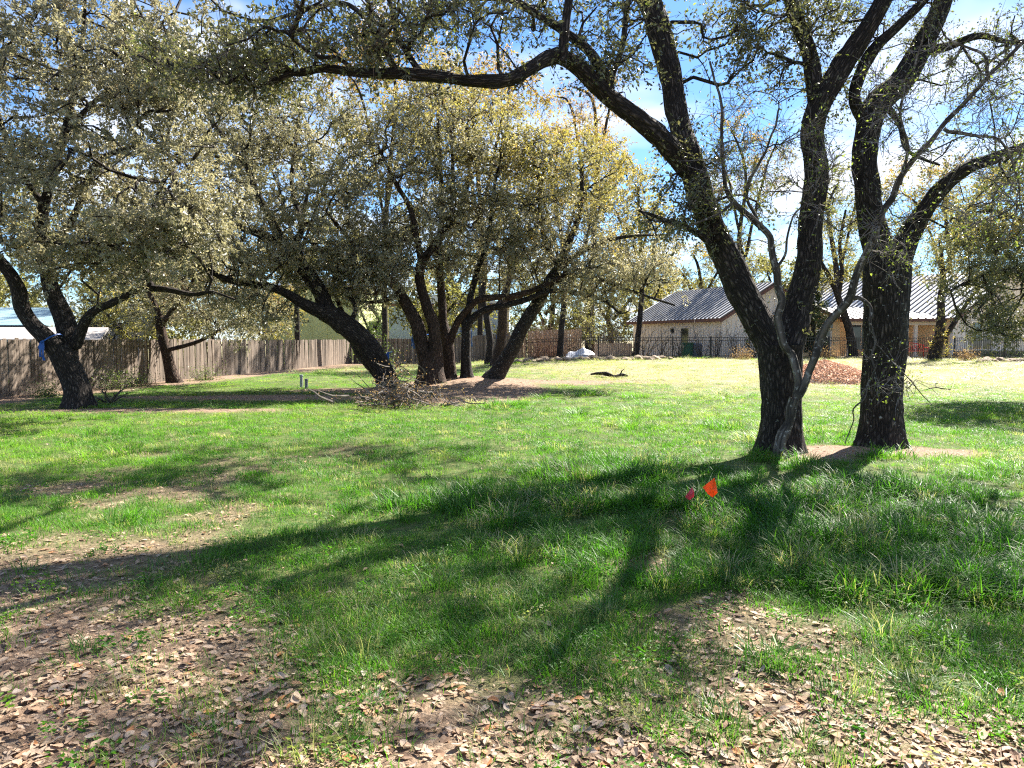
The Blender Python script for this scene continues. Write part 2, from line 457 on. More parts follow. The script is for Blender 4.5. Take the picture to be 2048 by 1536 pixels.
gme = np_mesh('ground', np.stack([GX, GY, GZ], -1).reshape(-1, 3), quads, None, gm, True,
              attrs={'litter': lit.ravel(), 'straw': stw.ravel(), 'mulch': mul.ravel()})
ground = tag(link('ground', gme), kind='structure')

# ------------------------------------------------------------------ trees
def catmull(pts, rad, step):
    pts = np.array(pts, float); rad = np.array(rad, float)
    n = len(pts)
    out_p, out_r = [], []
    for i in range(n - 1):
        p0, p1, p2, p3 = pts[max(i - 1, 0)], pts[i], pts[i + 1], pts[min(i + 2, n - 1)]
        m = max(1, int(np.linalg.norm(p2 - p1) / step))
        t = np.arange(m)[:, None] / m
        out_p.append(0.5 * (2 * p1 + (p2 - p0) * t + (2 * p0 - 5 * p1 + 4 * p2 - p3) * t ** 2 + (3 * p1 - p0 - 3 * p2 + p3) * t ** 3))
        out_r.append(rad[i] + (rad[i + 1] - rad[i]) * t[:, 0])
    out_p.append(pts[-1:]); out_r.append(rad[-1:])
    return np.concatenate(out_p), np.concatenate(out_r)

def tube_np(pts, rad, sides, ridge=0.0, lump=0.0, flare=0.0, seed=0):
    """tapered limb; ridge = bark relief (m), lump = uneven girth, flare = root flare at the first ring"""
    n = len(pts)
    t = np.gradient(pts, axis=0)
    t /= np.linalg.norm(t, axis=1, keepdims=True) + 1e-9
    a = np.zeros_like(pts)
    ref = np.array([0.0, 1.0, 0.0]) if abs(t[0][1]) < 0.9 else np.array([1.0, 0, 0])
    for i in range(n):
        v = ref - t[i] * np.dot(ref, t[i])
        v /= np.linalg.norm(v) + 1e-9
        a[i] = v; ref = v
    b = np.cross(t, a)
    L = np.concatenate([[0], np.cumsum(np.linalg.norm(np.diff(pts, axis=0), axis=1))])
    th = np.arange(sides) / sides * 2 * pi
    R = np.repeat(rad[:, None], sides, 1)
    U = th[None, :] * max(float(np.mean(rad[:max(3, n // 2)])), 0.005) + np.zeros((n, 1))
    Vv = np.repeat(L[:, None], sides, 1)
    if lump:
        R = R * (1 + lump * (vnoise(np.cos(th)[None, :] * 1.3 + 5, np.sin(th)[None, :] * 1.3 + 5, Vv * 1.7, seed) - 0.5) * 2)
    if flare:
        k = np.maximum(0, np.cos(5 * th + seed)) ** 1.5 * 0.6 + 0.5
        R = R * (1 + flare * np.exp(-np.maximum(0, Vv - 0.15) / 0.22) * k[None, :])
    if ridge:
        w = 0.6 * vnoise(U / 0.2, Vv / 0.3, 0.3, seed + 3)
        rr = np.abs(vnoise(U / 0.05 + w * 3, Vv / 0.32, 0.5, seed + 5) - 0.5) * 2
        R = R - ridge * (1 - rr) ** 2 + ridge * 0.5 * vnoise(U / 0.03, Vv / 0.05, 0.7, seed + 9)
    V = pts[:, None, :] + R[:, :, None] * (np.cos(th)[None, :, None] * a[:, None, :] + np.sin(th)[None, :, None] * b[:, None, :])
    i = np.arange(n - 1)[:, None] * sides; k = np.arange(sides)[None, :]; k2 = (k + 1) % sides
    Q = np.stack([i + k, i + k2, i + sides + k2, i + sides + k], -1).reshape(-1, 4)
    return V.reshape(-1, 3), Q, np.stack([U, Vv], -1).reshape(-1, 2)

class Acc:
    def __init__(s): s.V, s.Q, s.U, s.n = [], [], [], 0
    def add(s, V, Q, U):
        s.V.append(V); s.Q.append(Q + s.n); s.U.append(U); s.n += len(V)
    def mesh(s, name, m, off, smooth=True):
        return np_mesh(name, np.concatenate(s.V) - off, np.concatenate(s.Q), None, m, smooth, np.concatenate(s.U))

def unit(v): return v / (np.linalg.norm(v, axis=-1, keepdims=True) + 1e-9)

def leaf_quads(C, D, size, rng, width=0.5):
    """diamond leaves with a folded midrib: base C, direction D"""
    n = len(C)
    up = unit(rng.normal(size=(n, 3)) * 0.8 + np.array([0, 0, 0.7]))
    side = unit(np.cross(D, up))
    nor = np.cross(side, D)
    s = size[:, None]
    mid = C + D * s * 0.5
    l = mid + side * s * width * 0.5 + nor * s * 0.10
    r = mid - side * s * width * 0.5 + nor * s * 0.10
    tip = C + D * s - nor * s * 0.08
    V = np.stack([C, r, tip, l], 1).reshape(-1, 3)
    Q = np.arange(n * 4).reshape(-1, 4)
    return V, Q

def twig_prisms(P0, P1, P2, r0):
    """thin twigs: a three-sided base segment tapering to a flat tip segment"""
    n = len(P0)
    d = unit(P2 - P0)
    a = unit(np.cross(d, np.array([0.31, 0.2, 0.93]))); b = np.cross(d, a)
    r = r0[:, None]
    ring = [P0 + a * r, P0 - a * r * 0.5 + b * r * 0.87, P0 - a * r * 0.5 - b * r * 0.87, P1 + a * r * 0.7, P1 - a * r * 0.35 + b * r * 0.6, P1 - a * r * 0.35 - b * r * 0.6, P2]
    V = np.stack(ring, 1).reshape(-1, 3)
    base = (np.arange(n) * 7)[:, None]
    q = np.array([[0, 1, 4, 3], [1, 2, 5, 4], [2, 0, 3, 5]]); t = np.array([[3, 4, 6], [4, 5, 6], [5, 3, 6]])
    return V, (base[:, None, :] + q[None]).reshape(-1, 4), (base[:, None, :] + t[None]).reshape(-1, 3)

NLEAF = [0]
def tree(name, label, base, limbs, crowns, leaf=LEAF_OAK, bark=BARK, twigm=TWIG, twigs=8, lpt=10, lsize=0.07, tlen=0.5,
         sides=18, step=0.14, ridge=0.012, flare=0.75, moss=0, seed=1, Y0=None, group=None, tint=(0.0, 1.0), gnarl=0.12,
         attach_min=0.9, droop=0.0, rtip=0.009, cat='tree', main_twigs=0, leaf2=None, frac2=0.0, upb=0.15, thin=1.0, clump=None, kink=0.0):
    rng = np.random.default_rng(seed)
    bp = G(*base) if Y0 is None else None
    if bp is None:
        r = ray(*base); bp = Vector((r.x * Y0, Y0, g(r.x * Y0, Y0)))
    Yb = bp.y
    off = np.array(bp)
    root = empty(name, bp, label, cat, group)
    acc = Acc()
    nodes, nrad, ndir, npar = [], [], [], []
    for li, lb in enumerate(limbs):
        pts = [np.array(P(u, v, Yb + d)) for (u, v, d, w) in lb]
        rad = [w / 2 / F * (Yb + d) / sqrt(1 + ((u - 1024) / F) ** 2) for (u, v, d, w) in lb]   # undo the wide-angle stretch towards the edges
        first = li == 0
        if first:
            pts.insert(0, np.array([pts[0][0], pts[0][1], min(pts[0][2], bp.z) - 0.25])); rad.insert(0, rad[0])
        p, rr = catmull(pts, rad, step)
        j = np.array([vnoise(np.arange(len(p)) * step / 0.7 + 9.7 * k, li * 3.1, seed * 1.7, k) - 0.5 for k in range(3)]).T
        j[0] = 0
        p = p + j * (0.45 * rr[:, None] + 0.04) * (0.4 if first else 1.0)
        if kink:
            j2 = np.array([vnoise(np.arange(len(p)) * step / 0.22 + 3.3 * k, li * 5.7, seed, k + 7) - 0.5 for k in range(3)]).T
            j2[0] = 0; p = p + j2 * kink; rr = rr * (0.82 + 0.4 * vnoise(np.arange(len(p)) * step / 0.16, li * 2.2, 0.5, seed))
        sd = sides if rr.max() * F / Yb > 12 else max(8, sides // 2)
        V, Q, U = tube_np(p, rr, sd, ridge * min(1, rr.max() / 0.2), 0.07, flare if first else 0, seed + li)
        acc.add(V, Q, U)
        dr = np.gradient(p, axis=0)
        for q in range(0, len(p), max(1, int(0.22 / step))):
            nodes.append(p[q]); nrad.append(rr[q]); ndir.append(dr[q] / (np.linalg.norm(dr[q]) + 1e-9)); npar.append(-1)
    n_main = len(nodes)
    A = []
    for (u, v, ru, rv, d, rd, n) in crowns:
        n = max(3, int(n * thin))
        q = unit(rng.normal(size=(n, 3))) * (rng.random((n, 1)) ** 0.4)
        for e in q:
            q_ = np.array(P(u + e[0] * ru, v + e[1] * rv, Yb + d + e[2] * rd))
            if clump and float(vnoise(*(q_ * clump[0]), seed + 40)) < clump[1]: continue
            A.append(q_)
    A = np.array(A) if A else np.zeros((0, 3))
    if len(A): A = A[A[:, 2] > gz(A[:, 0], A[:, 1]) + 0.5]
    chains = []
    if len(A):
        nd = np.array(nodes)
        ok = nd[:, 2] > bp.z + attach_min
        plen = [0.0] * len(nodes)          # way back to the nearest main limb: keeps boughs direct instead of meandering
        D2 = np.sqrt(((A[:, None, :] - nd[None]) ** 2).sum(-1)) + (~ok)[None] * 1e6
        best, bd = D2.argmin(1), D2.min(1)
        left = np.ones(len(A), bool)
        while left.any():
            i = int(np.where(left, bd, 1e9).argmin()); left[i] = False
            pi_ = int(best[i]); p0 = nodes[pi_]; a = A[i]
            dist = np.linalg.norm(a - p0)
            m = max(2, int(dist / 0.32))
            t = np.linspace(0, 1, m + 1)[1:]
            to = (a - p0) / (dist + 1e-9)
            lead = ndir[pi_] if np.dot(ndir[pi_], to) > 0.1 else unit(to + 0.4 * ndir[pi_])
            ctrl = p0 + lead * dist * 0.3 + to * dist * 0.12 + np.array([0, 0, 0.12 - droop]) * dist + rng.normal(size=3) * 0.09 * dist
            pth = ((1 - t) ** 2)[:, None] * p0 + (2 * t * (1 - t))[:, None] * ctrl + (t ** 2)[:, None] * a
            jj = np.cumsum(rng.normal(size=(m, 3)), 0) * gnarl * 0.24
            jj -= t[:, None] * jj[-1] * 0.6
            pth = pth + jj
            ids = [pi_]; prev = p0
            new0 = len(nodes)
            for k in range(m):
                dd = pth[k] - prev
                plen.append(plen[ids[-1]] + float(np.linalg.norm(dd)))
                nodes.append(pth[k]); nrad.append(0.0); ndir.append(dd / (np.linalg.norm(dd) + 1e-9)); npar.append(ids[-1])
                ids.append(len(nodes) - 1); prev = pth[k]
            chains.append(ids)
            nn = np.array(nodes[new0:])
            d2 = np.sqrt(((A[:, None, :] - nn[None]) ** 2).sum(-1)) + 0.45 * np.array(plen[new0:])[None]
            k = d2.argmin(1); md = d2.min(1)
            up = md < bd
            best[up] = k[up] + new0; bd[up] = md[up]
    cnt = np.zeros(len(nodes))
    for ids in chains:
        q = ids[-1]
        while q >= n_main:
            cnt[q] += 1; q = npar[q]
    nodes = np.array(nodes); ndir = np.array(ndir); nrad = np.array(nrad)
    nrad[n_main:] = np.minimum(rtip * np.maximum(cnt[n_main:], 1) ** 0.5, 0.052 * max(1.0, rtip / 0.013))
    tr = link('trunk', acc.mesh('trunk', bark, off), root)
    if chains:
        ac2 = Acc()
        for ids in chains:
            p = nodes[ids]; r = nrad[ids].copy()
            r = np.minimum(r, max(0.75 * r[0], 0.006)); r[0] = min(r[0], r[1] * 1.25)
            V, Q, U = tube_np(p, r, 7 if r[1] > 0.03 else (5 if r[1] > 0.014 else 4), 0, 0, 0, seed)
            ac2.add(V, Q, U)
        link('branches', ac2.mesh('branches', bark, off), root)['kind'] = 'stuff'
    # twigs and leaves
    tipn = np.where((cnt > 0) & (cnt <= 3))[0]
    if main_twigs:
        mm = rng.choice(np.where(nodes[:n_main, 2] > bp.z + 1.4)[0], main_twigs)
        tipn = np.concatenate([tipn, mm])
    if len(tipn) and twigs:
        rep = np.repeat(tipn, rng.poisson(twigs * 0.69, len(tipn)))
        n = len(rep)
        d = unit(ndir[rep] * 0.5 + rng.normal(size=(n, 3)) * 0.75 + np.array([0, 0, upb]))
        ln = tlen * rng.uniform(0.35, 1.15, n)
        p0 = nodes[rep] + rng.normal(size=(n, 3)) * 0.02
        p1 = p0 + d * (ln * 0.5)[:, None] + rng.normal(size=(n, 3)) * 0.05 * ln[:, None]
        d2 = unit(d + rng.normal(size=(n, 3)) * 0.35 + np.array([0, 0, -droop]))
        p2 = p1 + d2 * (ln * 0.55)[:, None]
        V, Q, Tq = twig_prisms(p0, p1, p2, np.full(n, 0.0042 * max(1.0, Yb / 22)) * rng.uniform(0.7, 1.3, n))
        link('twigs', np_mesh('twigs', V - off, Q, Tq, twigm, False), root)['kind'] = 'stuff'
        if lpt:
            k = rng.poisson(lpt, n)
            ri = np.repeat(np.arange(n), k)
            t = 0.15 + 0.85 * np.sqrt(rng.random(len(ri)))
            c = np.where((t < 0.5)[:, None], p0[ri] + (p1 - p0)[ri] * (t * 2)[:, None], p1[ri] + (p2 - p1)[ri] * (t * 2 - 1)[:, None])
            c = c + rng.normal(size=c.shape) * 0.02
            ld = unit(d2[ri] * 0.5 + rng.normal(size=c.shape) * 0.8)
            sz = lsize * rng.uniform(0.6, 1.25, len(ri))
            cl = vnoise(c[:, 0] * 1.1, c[:, 1] * 1.1, c[:, 2] * 1.1, seed)      # leaf colour drifts from bough to bough
            tn = np.clip(tint[0] + (tint[1] - tint[0]) * (0.3 * rng.random(len(ri)) + 0.4 * rng.random(n)[ri] + 0.6 * cl - 0.15), 0, 1)
            sel = np.zeros(len(ri), bool)
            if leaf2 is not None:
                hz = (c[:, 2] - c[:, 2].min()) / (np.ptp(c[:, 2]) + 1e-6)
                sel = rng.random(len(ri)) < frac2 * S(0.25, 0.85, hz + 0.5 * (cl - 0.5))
            for msk, lm in ((~sel, leaf), (sel, leaf2)):
                if msk.any():
                    V, Q = leaf_quads(c[msk], ld[msk], sz[msk], rng)
                    link('crown', np_mesh('crown', V - off, Q, None, lm, False, attrs={'tint': np.repeat(tn[msk], 4)}), root)
                    NLEAF[0] += int(msk.sum())
    if moss:
        cand = np.where((nrad > 0.012) & (nodes[:, 2] > bp.z + 1.5))[0]
        if len(cand):
            pick = rng.choice(cand, moss)
            ns = 46
            c0 = np.repeat(nodes[pick] + rng.normal(size=(moss, 3)) * 0.03, ns, 0)
            d = unit(rng.normal(size=(moss * ns, 3)) + np.array([0, 0, -0.15]))
            s_ = np.repeat(rng.uniform(0.05, 0.13, moss), ns) * rng.uniform(0.7, 1.2, moss * ns)
            V, Q = leaf_quads(c0, d, s_, rng, 0.13)
            o = link('ball_moss', np_mesh('ball_moss', V - off, Q, None, MOSS, False, attrs={'tint': np.repeat(rng.random(moss * ns), 4)}), root)
            o['kind'] = 'stuff'
    return root, nodes, nrad

# the two big oaks standing close together
T1, T1n, T1r = tree('oak_tree', 'large dark oak, trunk forking low, one limb arching far over the lawn', (1560, 905), [
    [(1560, 915, 0, 100), (1558, 860, 0, 88), (1560, 800, 0, 84), (1563, 740, 0, 90), (1560, 690, 0, 100)],
    [(1556, 725, 0, 74), (1538, 680, 0, 68), (1512, 635, 0, 66), (1480, 580, 0, 63), (1447, 515, 0, 60), (1417, 445, -.1, 55), (1394, 385, -.2, 53), (1376, 320, -.2, 50), (1360, 250, -.1, 45), (1346, 180, 0, 45), (1330, 110, .1, 47), (1308, 40, .2, 48), (1285, -40, .4, 46), (1240, -160, .8, 40), (1180, -320, 1.2, 30), (1150, -450, 1.5, 18)],
    [(1572, 725, .1, 68), (1590, 660, .2, 62), (1605, 580, .3, 57), (1618, 495, .4, 53), (1626, 410, .5, 51), (1630, 330, .5, 49), (1631, 260, .5, 48), (1645, 195, .5, 50), (1680, 130, .5, 50), (1722, 70, .4, 44), (1768, 0, .3, 38), (1810, -80, .2, 32), (1850, -220, 0, 22), (1880, -360, -.4, 12)],
    [(1636, 205, .5, 38), (1622, 120, .6, 34), (1600, 40, .8, 30), (1570, -60, 1, 25), (1550, -220, 1.3, 16)],
    [(1388, 352, -.2, 46), (1335, 290, -.5, 43), (1282, 243, -.8, 41), (1232, 205, -1, 38), (1190, 165, -1.2, 35), (1150, 130, -1.4, 33), (1110, 118, -1.6, 31), (1060, 140, -1.8, 29), (1010, 163, -2, 27), (950, 164, -2.1, 25), (880, 158, -2.2, 24), (800, 152, -2.3, 24), (720, 148, -2.3, 22), (650, 135, -2.2, 20), (590, 145, -2, 17), (510, 128, -1.6, 15), (430, 118, -1.4, 13), (340, 132, -1.2, 9), (270, 110, -1, 6)],
    [(1122, 120, -1.6, 24), (1128, 60, -1.6, 20), (1138, 0, -1.6, 18), (1150, -90, -1.6, 14), (1160, -200, -1.6, 8)],
    [(1218, 178, -1.1, 24), (1180, 110, -1.2, 20), (1135, 70, -1.3, 19), (1095, 40, -1.4, 17), (1040, 8, -1.5, 15), (960, -20, -1.6, 12), (860, -30, -1.7, 9)],
    [(1222, 165, -1.1, 14), (1240, 110, -1.0, 13), (1250, 40, -.8, 12), (1265, -40, -.6, 9)],
    [(846, 152, -2.2, 15), (820, 112, -2.2, 13), (797, 70, -2.1, 13), (787, 20, -2, 12), (765, -50, -1.9, 9)],
    [(793, 148, -2.3, 12), (765, 92, -2.3, 11), (735, 38, -2.2, 10), (690, 5, -2, 10), (610, 18, -1.9, 9), (520, 40, -1.8, 7), (440, 20, -1.8, 5)],
    [(716, 145, -2.3, 10), (680, 116, -2.4, 9), (630, 108, -2.5, 8), (570, 60, -2.6, 6)],
    [(590, 146, -2, 12), (545, 165, -2, 11), (520, 178, -1.9, 8), (470, 160, -1.7, 5)],
    [(1440, 515, 0, 20), (1400, 470, -.3, 14), (1330, 440, -.5, 10), (1280, 420, -.7, 7)],
], [(480, 105, 190, 85, -1.6, 1.3, 170), (720, 40, 200, 90, -2.2, 1.3, 100), (960, 20, 170, 80, -1.8, 1.4, 36), (1240, 60, 130, 120, -.8, 1.2, 30),
    (1390, 340, 75, 140, -.2, .7, 40), (1330, 430, 80, 60, -.5, .8, 18), (1520, 120, 90, 120, .6, 1.2, 30), (1620, 60, 120, 110, .5, 1.3, 26),
    (1100, -260, 420, 190, 0, 3.0, 180), (640, -180, 380, 170, -2.0, 2.5, 110), (1520, -280, 330, 190, .3, 3.0, 190), (1880, -330, 240, 170, -.4, 2.5, 60), (1230, -85, 420, 75, 6.0, 2.0, 330), (1400, -60, 300, 60, 9.0, 2.0, 200), (1640, -120, 330, 80, 6.0, 2.2, 200), (820, -90, 220, 70, 5.0, 2.0, 110), (1100, -230, 300, 80, 8.0, 2.0, 120), (1050, 40, 260, 70, 3.5, 1.5, 46),
    (1500, 270, 85, 190, .5, 1.0, 48), (1450, 90, 80, 100, .6, 1.0, 40), (1680, 330, 60, 150, .8, .9, 30), (1580, 20, 150, 60, .6, 1.2, 40)],
    leaf=LEAF_NEAR, twigs=7, lpt=6.5, lsize=0.065, tlen=0.42, sides=44, step=0.07, ridge=0.030, moss=150, seed=3, leaf2=LEAF_LIME, frac2=0.3, main_twigs=170, clump=(0.85, 0.44))

T2, T2n, T2r = tree('oak_tree', 'straight dark oak trunk speckled with pale lichen, nearest the picture right edge', (1762, 893), [
    [(1762, 902, 0, 98), (1764, 850, 0, 90), (1768, 780, 0, 90), (1772, 700, 0, 92), (1774, 620, 0, 95), (1773, 560, 0, 98), (1776, 510, 0, 96)],
    [(1766, 540, 0, 74), (1752, 480, 0, 62), (1742, 420, 0, 56), (1736, 360, 0, 53), (1732, 300, 0, 54), (1737, 240, 0, 57), (1757, 205, .1, 58), (1795, 170, .2, 56), (1830, 120, .3, 54), (1860, 60, .4, 48), (1890, -10, .5, 42), (1930, -120, .7, 32), (1960, -260, 1, 18)],
    [(1728, 240, 0, 34), (1707, 190, -.1, 27), (1740, 112, -.2, 27), (1800, 52, -.3, 23), (1860, -10, -.4, 18), (1920, -90, -.5, 11)],
    [(1788, 540, 0, 68), (1818, 475, -.1, 52), (1850, 422, -.2, 43), (1885, 372, -.3, 39), (1930, 336, -.4, 35), (1985, 316, -.5, 31), (2060, 290, -.6, 27), (2180, 250, -.8, 18), (2300, 180, -1, 10)],
    [(1850, 100, .4, 26), (1900, 90, .2, 20), (1960, 70, 0, 16), (2030, 85, -.2, 12), (2120, 60, -.4, 8)],
    [(1770, 205, .1, 20), (1800, 250, -.2, 12), (1815, 300, -.4, 9), (1880, 330, -.6, 6)],
], [(1900, 120, 150, 130, 0, 1.3, 46), (2040, 150, 130, 150, -.3, 1.3, 44), (1790, 330, 130, 110, -.2, 1.0, 30), (2080, 330, 130, 120, -.6, 1.2, 46),
    (1760, 60, 110, 80, .3, 1.0, 22), (1960, -290, 320, 190, .4, 3.0, 190), (2280, -100, 200, 190, -.8, 2.5, 130), (2040, -140, 280, 110, .8, 1.8, 110), (1690, -330, 220, 150, .6, 2.5, 60), (1950, 220, 110, 110, 0, 1.2, 24), (1850, 420, 90, 80, -.2, .8, 16)],
    leaf=LEAF_NEAR, bark=BARK_LICHEN, twigs=6, lpt=6, lsize=0.052, tlen=0.5, sides=44, step=0.07, ridge=0.030, moss=70, seed=5, leaf2=LEAF_LIME, frac2=0.25, main_twigs=110, clump=(0.85, 0.44))

tree('pale_slender_tree', 'slender twisted tree with smooth pale grey bark in front of the forking oak', (1562, 912), [
    [(1560, 914, 0, 27), (1562, 885, 0, 22), (1567, 862, 0, 26), (1574, 840, 0, 20), (1584, 815, 0, 22), (1590, 792, 0, 20)],
    [(1588, 800, 0, 15), (1591, 750, 0, 17), (1583, 712, 0, 18), (1563, 682, 0, 17), (1557, 645, 0, 16), (1560, 600, 0, 15), (1552, 540, 0, 15), (1536, 478, 0, 13), (1505, 440, 0, 12), (1472, 412, 0, 11), (1456, 385, 0, 10), (1448, 320, 0, 8), (1440, 220, 0, 6), (1425, 120, 0, 4)],
    [(1590, 800, 0, 14), (1613, 760, -.1, 16), (1640, 700, -.2, 17), (1660, 650, -.3, 17), (1699, 602, -.5, 17), (1712, 560, -.6, 16), (1735, 500, -.7, 15), (1760, 440, -.8, 14), (1790, 380, -.9, 13), (1830, 320, -1, 12), (1880, 265, -1.1, 11), (1930, 205, -1.2, 10), (1975, 150, -1.3, 9), (2048, 80, -1.5, 8), (2130, 10, -1.6, 5)],
    [(1706, 596, -.5, 12), (1722, 592, -.6, 9), (1738, 605, -.6, 8), (1748, 640, -.6, 6), (1752, 700, -.6, 5), (1746, 745, -.6, 4), (1736, 790, -.6, 3.5), (1708, 818, -.6, 3), (1704, 845, -.6, 2.5), (1690, 885, -.5, 2)],
    [(1888, 258, -1.1, 9), (1945, 268, -1.2, 7), (2000, 288, -1.3, 6), (2028, 350, -1.3, 4.5), (2042, 430, -1.4, 3)],
    [(1800, 370, -.9, 8), (1810, 300, -1, 7), (1800, 220, -1.1, 6), (1822, 150, -1.2, 5), (1850, 60, -1.3, 3.5)],
    [(1975, 150, -1.3, 7), (1960, 110, -1.3, 6), (1900, 85, -1.3, 4), (1880, 40, -1.3, 3)],
    [(1552, 540, 0, 7), (1575, 500, -.1, 5), (1590, 440, -.2, 4), (1625, 400, -.3, 3)],
    [(1752, 690, -.6, 3), (1775, 715, -.6, 3), (1810, 750, -.7, 2.5), (1865, 810, -.7, 1.6)],
    [(1466, 405, 0, 6), (1430, 430, -.2, 5), (1380, 450, -.3, 3.5)],
    [(1520, 460, 0, 7), (1500, 380, .1, 6), (1530, 300, .1, 5), (1560, 220, .1, 3.5)],
], [(1850, 210, 150, 130, -1.1, .7, 46), (1990, 250, 110, 170, -1.3, .7, 44), (1990, 420, 90, 90, -1.3, .6, 20), (1500, 300, 100, 170, 0, .7, 60), (1790, 480, 70, 90, -.8, .4, 22), (1790, 740, 60, 70, -.6, .4, 8), (1640, 330, 90, 130, -.3, .6, 34)],
    leaf=LEAF_LIME, bark=BARK_PALE, twigm=TWIG_PALE, twigs=7, lpt=1.6, lsize=0.042, tlen=0.42, sides=22, step=0.06, ridge=0.0, flare=0.35, seed=7, rtip=0.0042, gnarl=0.16, cat='tree', upb=0.0, Y0=10.15, kink=0.075)

# the oak by the wooden fence
tree('oak_tree', 'stout leaning oak with a blue ribbon, nearest the wooden fence at far left', (155, 815), [
    [(155, 820, 0, 66), (150, 780, 0, 58), (137, 735, 0, 55), (122, 695, 0, 54)],
    [(128, 715, 0, 46), (100, 682, -.2, 40), (72, 655, -.2, 37), (50, 625, -.3, 36), (34, 580, -.4, 34), (12, 540, -.5, 30), (-20, 500, -.6, 28), (-80, 430, -.8, 22), (-150, 330, -1, 15)],
    [(136, 720, .2, 48), (134, 670, .3, 48), (120, 622, .4, 43), (102, 580, .5, 37), (95, 540, .5, 32), (82, 460, .4, 27), (95, 380, .2, 23), (120, 300, 0, 19), (140, 210, -.2, 15), (160, 100, -.4, 11), (170, -20, -.6, 7)],
    [(150, 690, .2, 32), (168, 648, .1, 24), (190, 622, 0, 20), (225, 605, -.1, 18), (262, 585, -.2, 17), (300, 576, -.2, 16), (345, 582, -.3, 14), (385, 590, -.4, 11), (425, 585, -.5, 8), (470, 600, -.6, 4)],
    [(302, 576, -.2, 14), (290, 540, -.2, 13), (282, 500, -.3, 11), (300, 420, -.5, 8), (340, 340, -.7, 6)],
    [(95, 500, .5, 22), (150, 430, .2, 16), (190, 330, -.2, 13), (270, 295, -.6, 11), (340, 310, -.9, 7)],
    [(95, 420, .3, 18), (40, 340, .2, 14), (0, 240, 0, 11), (-40, 120, 0, 8)],
    [(130, 260, -.1, 14), (190, 200, -.4, 11), (270, 130, -.8, 9), (330, 40, -1.1, 6)],
], [(130, 330, 330, 230, -.8, 3.2, 260), (60, 110, 300, 150, -.6, 3.2, 190), (330, 430, 170, 120, -1.0, 2.2, 100), (230, 500, 210, 70, -.8, 2.0, 70), (-100, 400, 160, 200, -.8, 2.5, 70), (330, 120, 180, 140, -1.2, 2.0, 90), (100, -150, 380, 150, 0, 3, 110)],
    twigs=8, lpt=19, lsize=0.094, tlen=0.6, sides=26, step=0.11, ridge=0.02, moss=90, seed=13, bark=BARK, droop=0.06, rtip=0.013, clump=(0.7, 0.24))

tree('oak_tree', 'slim oak growing right against the sunlit wooden fence', (347, 766), [
    [(348, 768, 0, 32), (338, 730, 0, 24), (328, 690, 0, 22), (322, 655, 0, 21), (318, 630, 0, 17)],
    [(322, 650, 0, 14), (345, 620, -.1, 11), (372, 590, -.2, 9), (390, 550, -.3, 6)],
    [(320, 640, 0, 14), (308, 605, 0, 11), (290, 570, .1, 9), (280, 520, .2, 6)],
    [(332, 700, 0, 10), (390, 685, -.2, 9), (440, 660, -.4, 7), (490, 640, -.5, 4)],
], [(340, 600, 130, 70, -.2, 2.4, 60), (470, 640, 100, 50, -.5, 2.0, 60), (400, 540, 150, 60, -.2, 2.5, 60)],
    twigs=8, lpt=11, lsize=0.11, tlen=0.6, sides=16, step=0.18, moss=30, seed=17, bark=BARK_BROWN, droop=0.1, leaf2=LEAF_DRYBUSH, frac2=0.3)

# the leaning oak and the clump at the mulch bed
tree('oak_tree', 'oak leaning steeply left beside the brush pile, with a blue ribbon', (775, 776), [
    [(780, 784, 0, 44), (766, 740, 0, 43), (741, 700, -.2, 44), (705, 662, -.4, 45), (672, 638, -.5, 43), (645, 624, -.6, 38)],
    [(660, 632, -.6, 36), (620, 614, -.7, 26), (590, 596, -.8, 22), (560, 582, -.9, 18), (510, 570, -1, 16), (460, 560, -1.1, 14), (410, 535, -1.2, 12), (360, 500, -1.3, 10), (310, 478, -1.4, 7)],
    [(690, 652, -.4, 38), (660, 618, -.3, 35), (641, 585, -.2, 32), (620, 553, -.1, 32), (595, 520, 0, 29), (565, 490, 0, 25), (520, 470, -.1, 18), (475, 450, -.2, 14), (430, 400, -.3, 11), (420, 330, -.3, 9), (400, 230, -.3, 6)],
    [(602, 528, 0, 24), (592, 490, .1, 18), (602, 450, .2, 14), (585, 380, .3, 11), (590, 300, .3, 8), (600, 210, .3, 5)],
    [(575, 500, 0, 22), (552, 455, -.2, 18), (520, 400, -.3, 16), (490, 330, -.4, 13), (440, 265, -.5, 12), (390, 200, -.6, 10), (330, 150, -.7, 6)],
    [(776, 772, .5, 26), (748, 738, .6, 24), (718, 703, .7, 21), (702, 672, .8, 17), (690, 640, .9, 12), (670, 590, 1, 8)],
    [(700, 650, -.3, 12), (712, 620, -.3, 10), (704, 598, -.3, 9), (688, 570, -.3, 5)],
], [(420, 400, 190, 140, -.6, 3.0, 130), (570, 300, 170, 150, 0, 3.0, 110), (380, 520, 130, 60, -1.2, 2.0, 45), (500, 520, 120, 60, -.6, 2.2, 40), (640, 440, 120, 100, .2, 2.4, 56), (440, 230, 160, 120, -.5, 2.6, 70), (560, 430, 120, 70, 0, 2.4, 40), (560, 535, 130, 60, .2, 2.4, 60), (690, 540, 90, 60, .4, 2.4, 50), (500, 610, 90, 40, -.8, 1.8, 30)],
    twigs=8, lpt=16, lsize=0.100, tlen=0.7, sides=24, step=0.14, ridge=0.02, moss=110, seed=19, droop=0.06, rtip=0.014, clump=(0.6, 0.33))

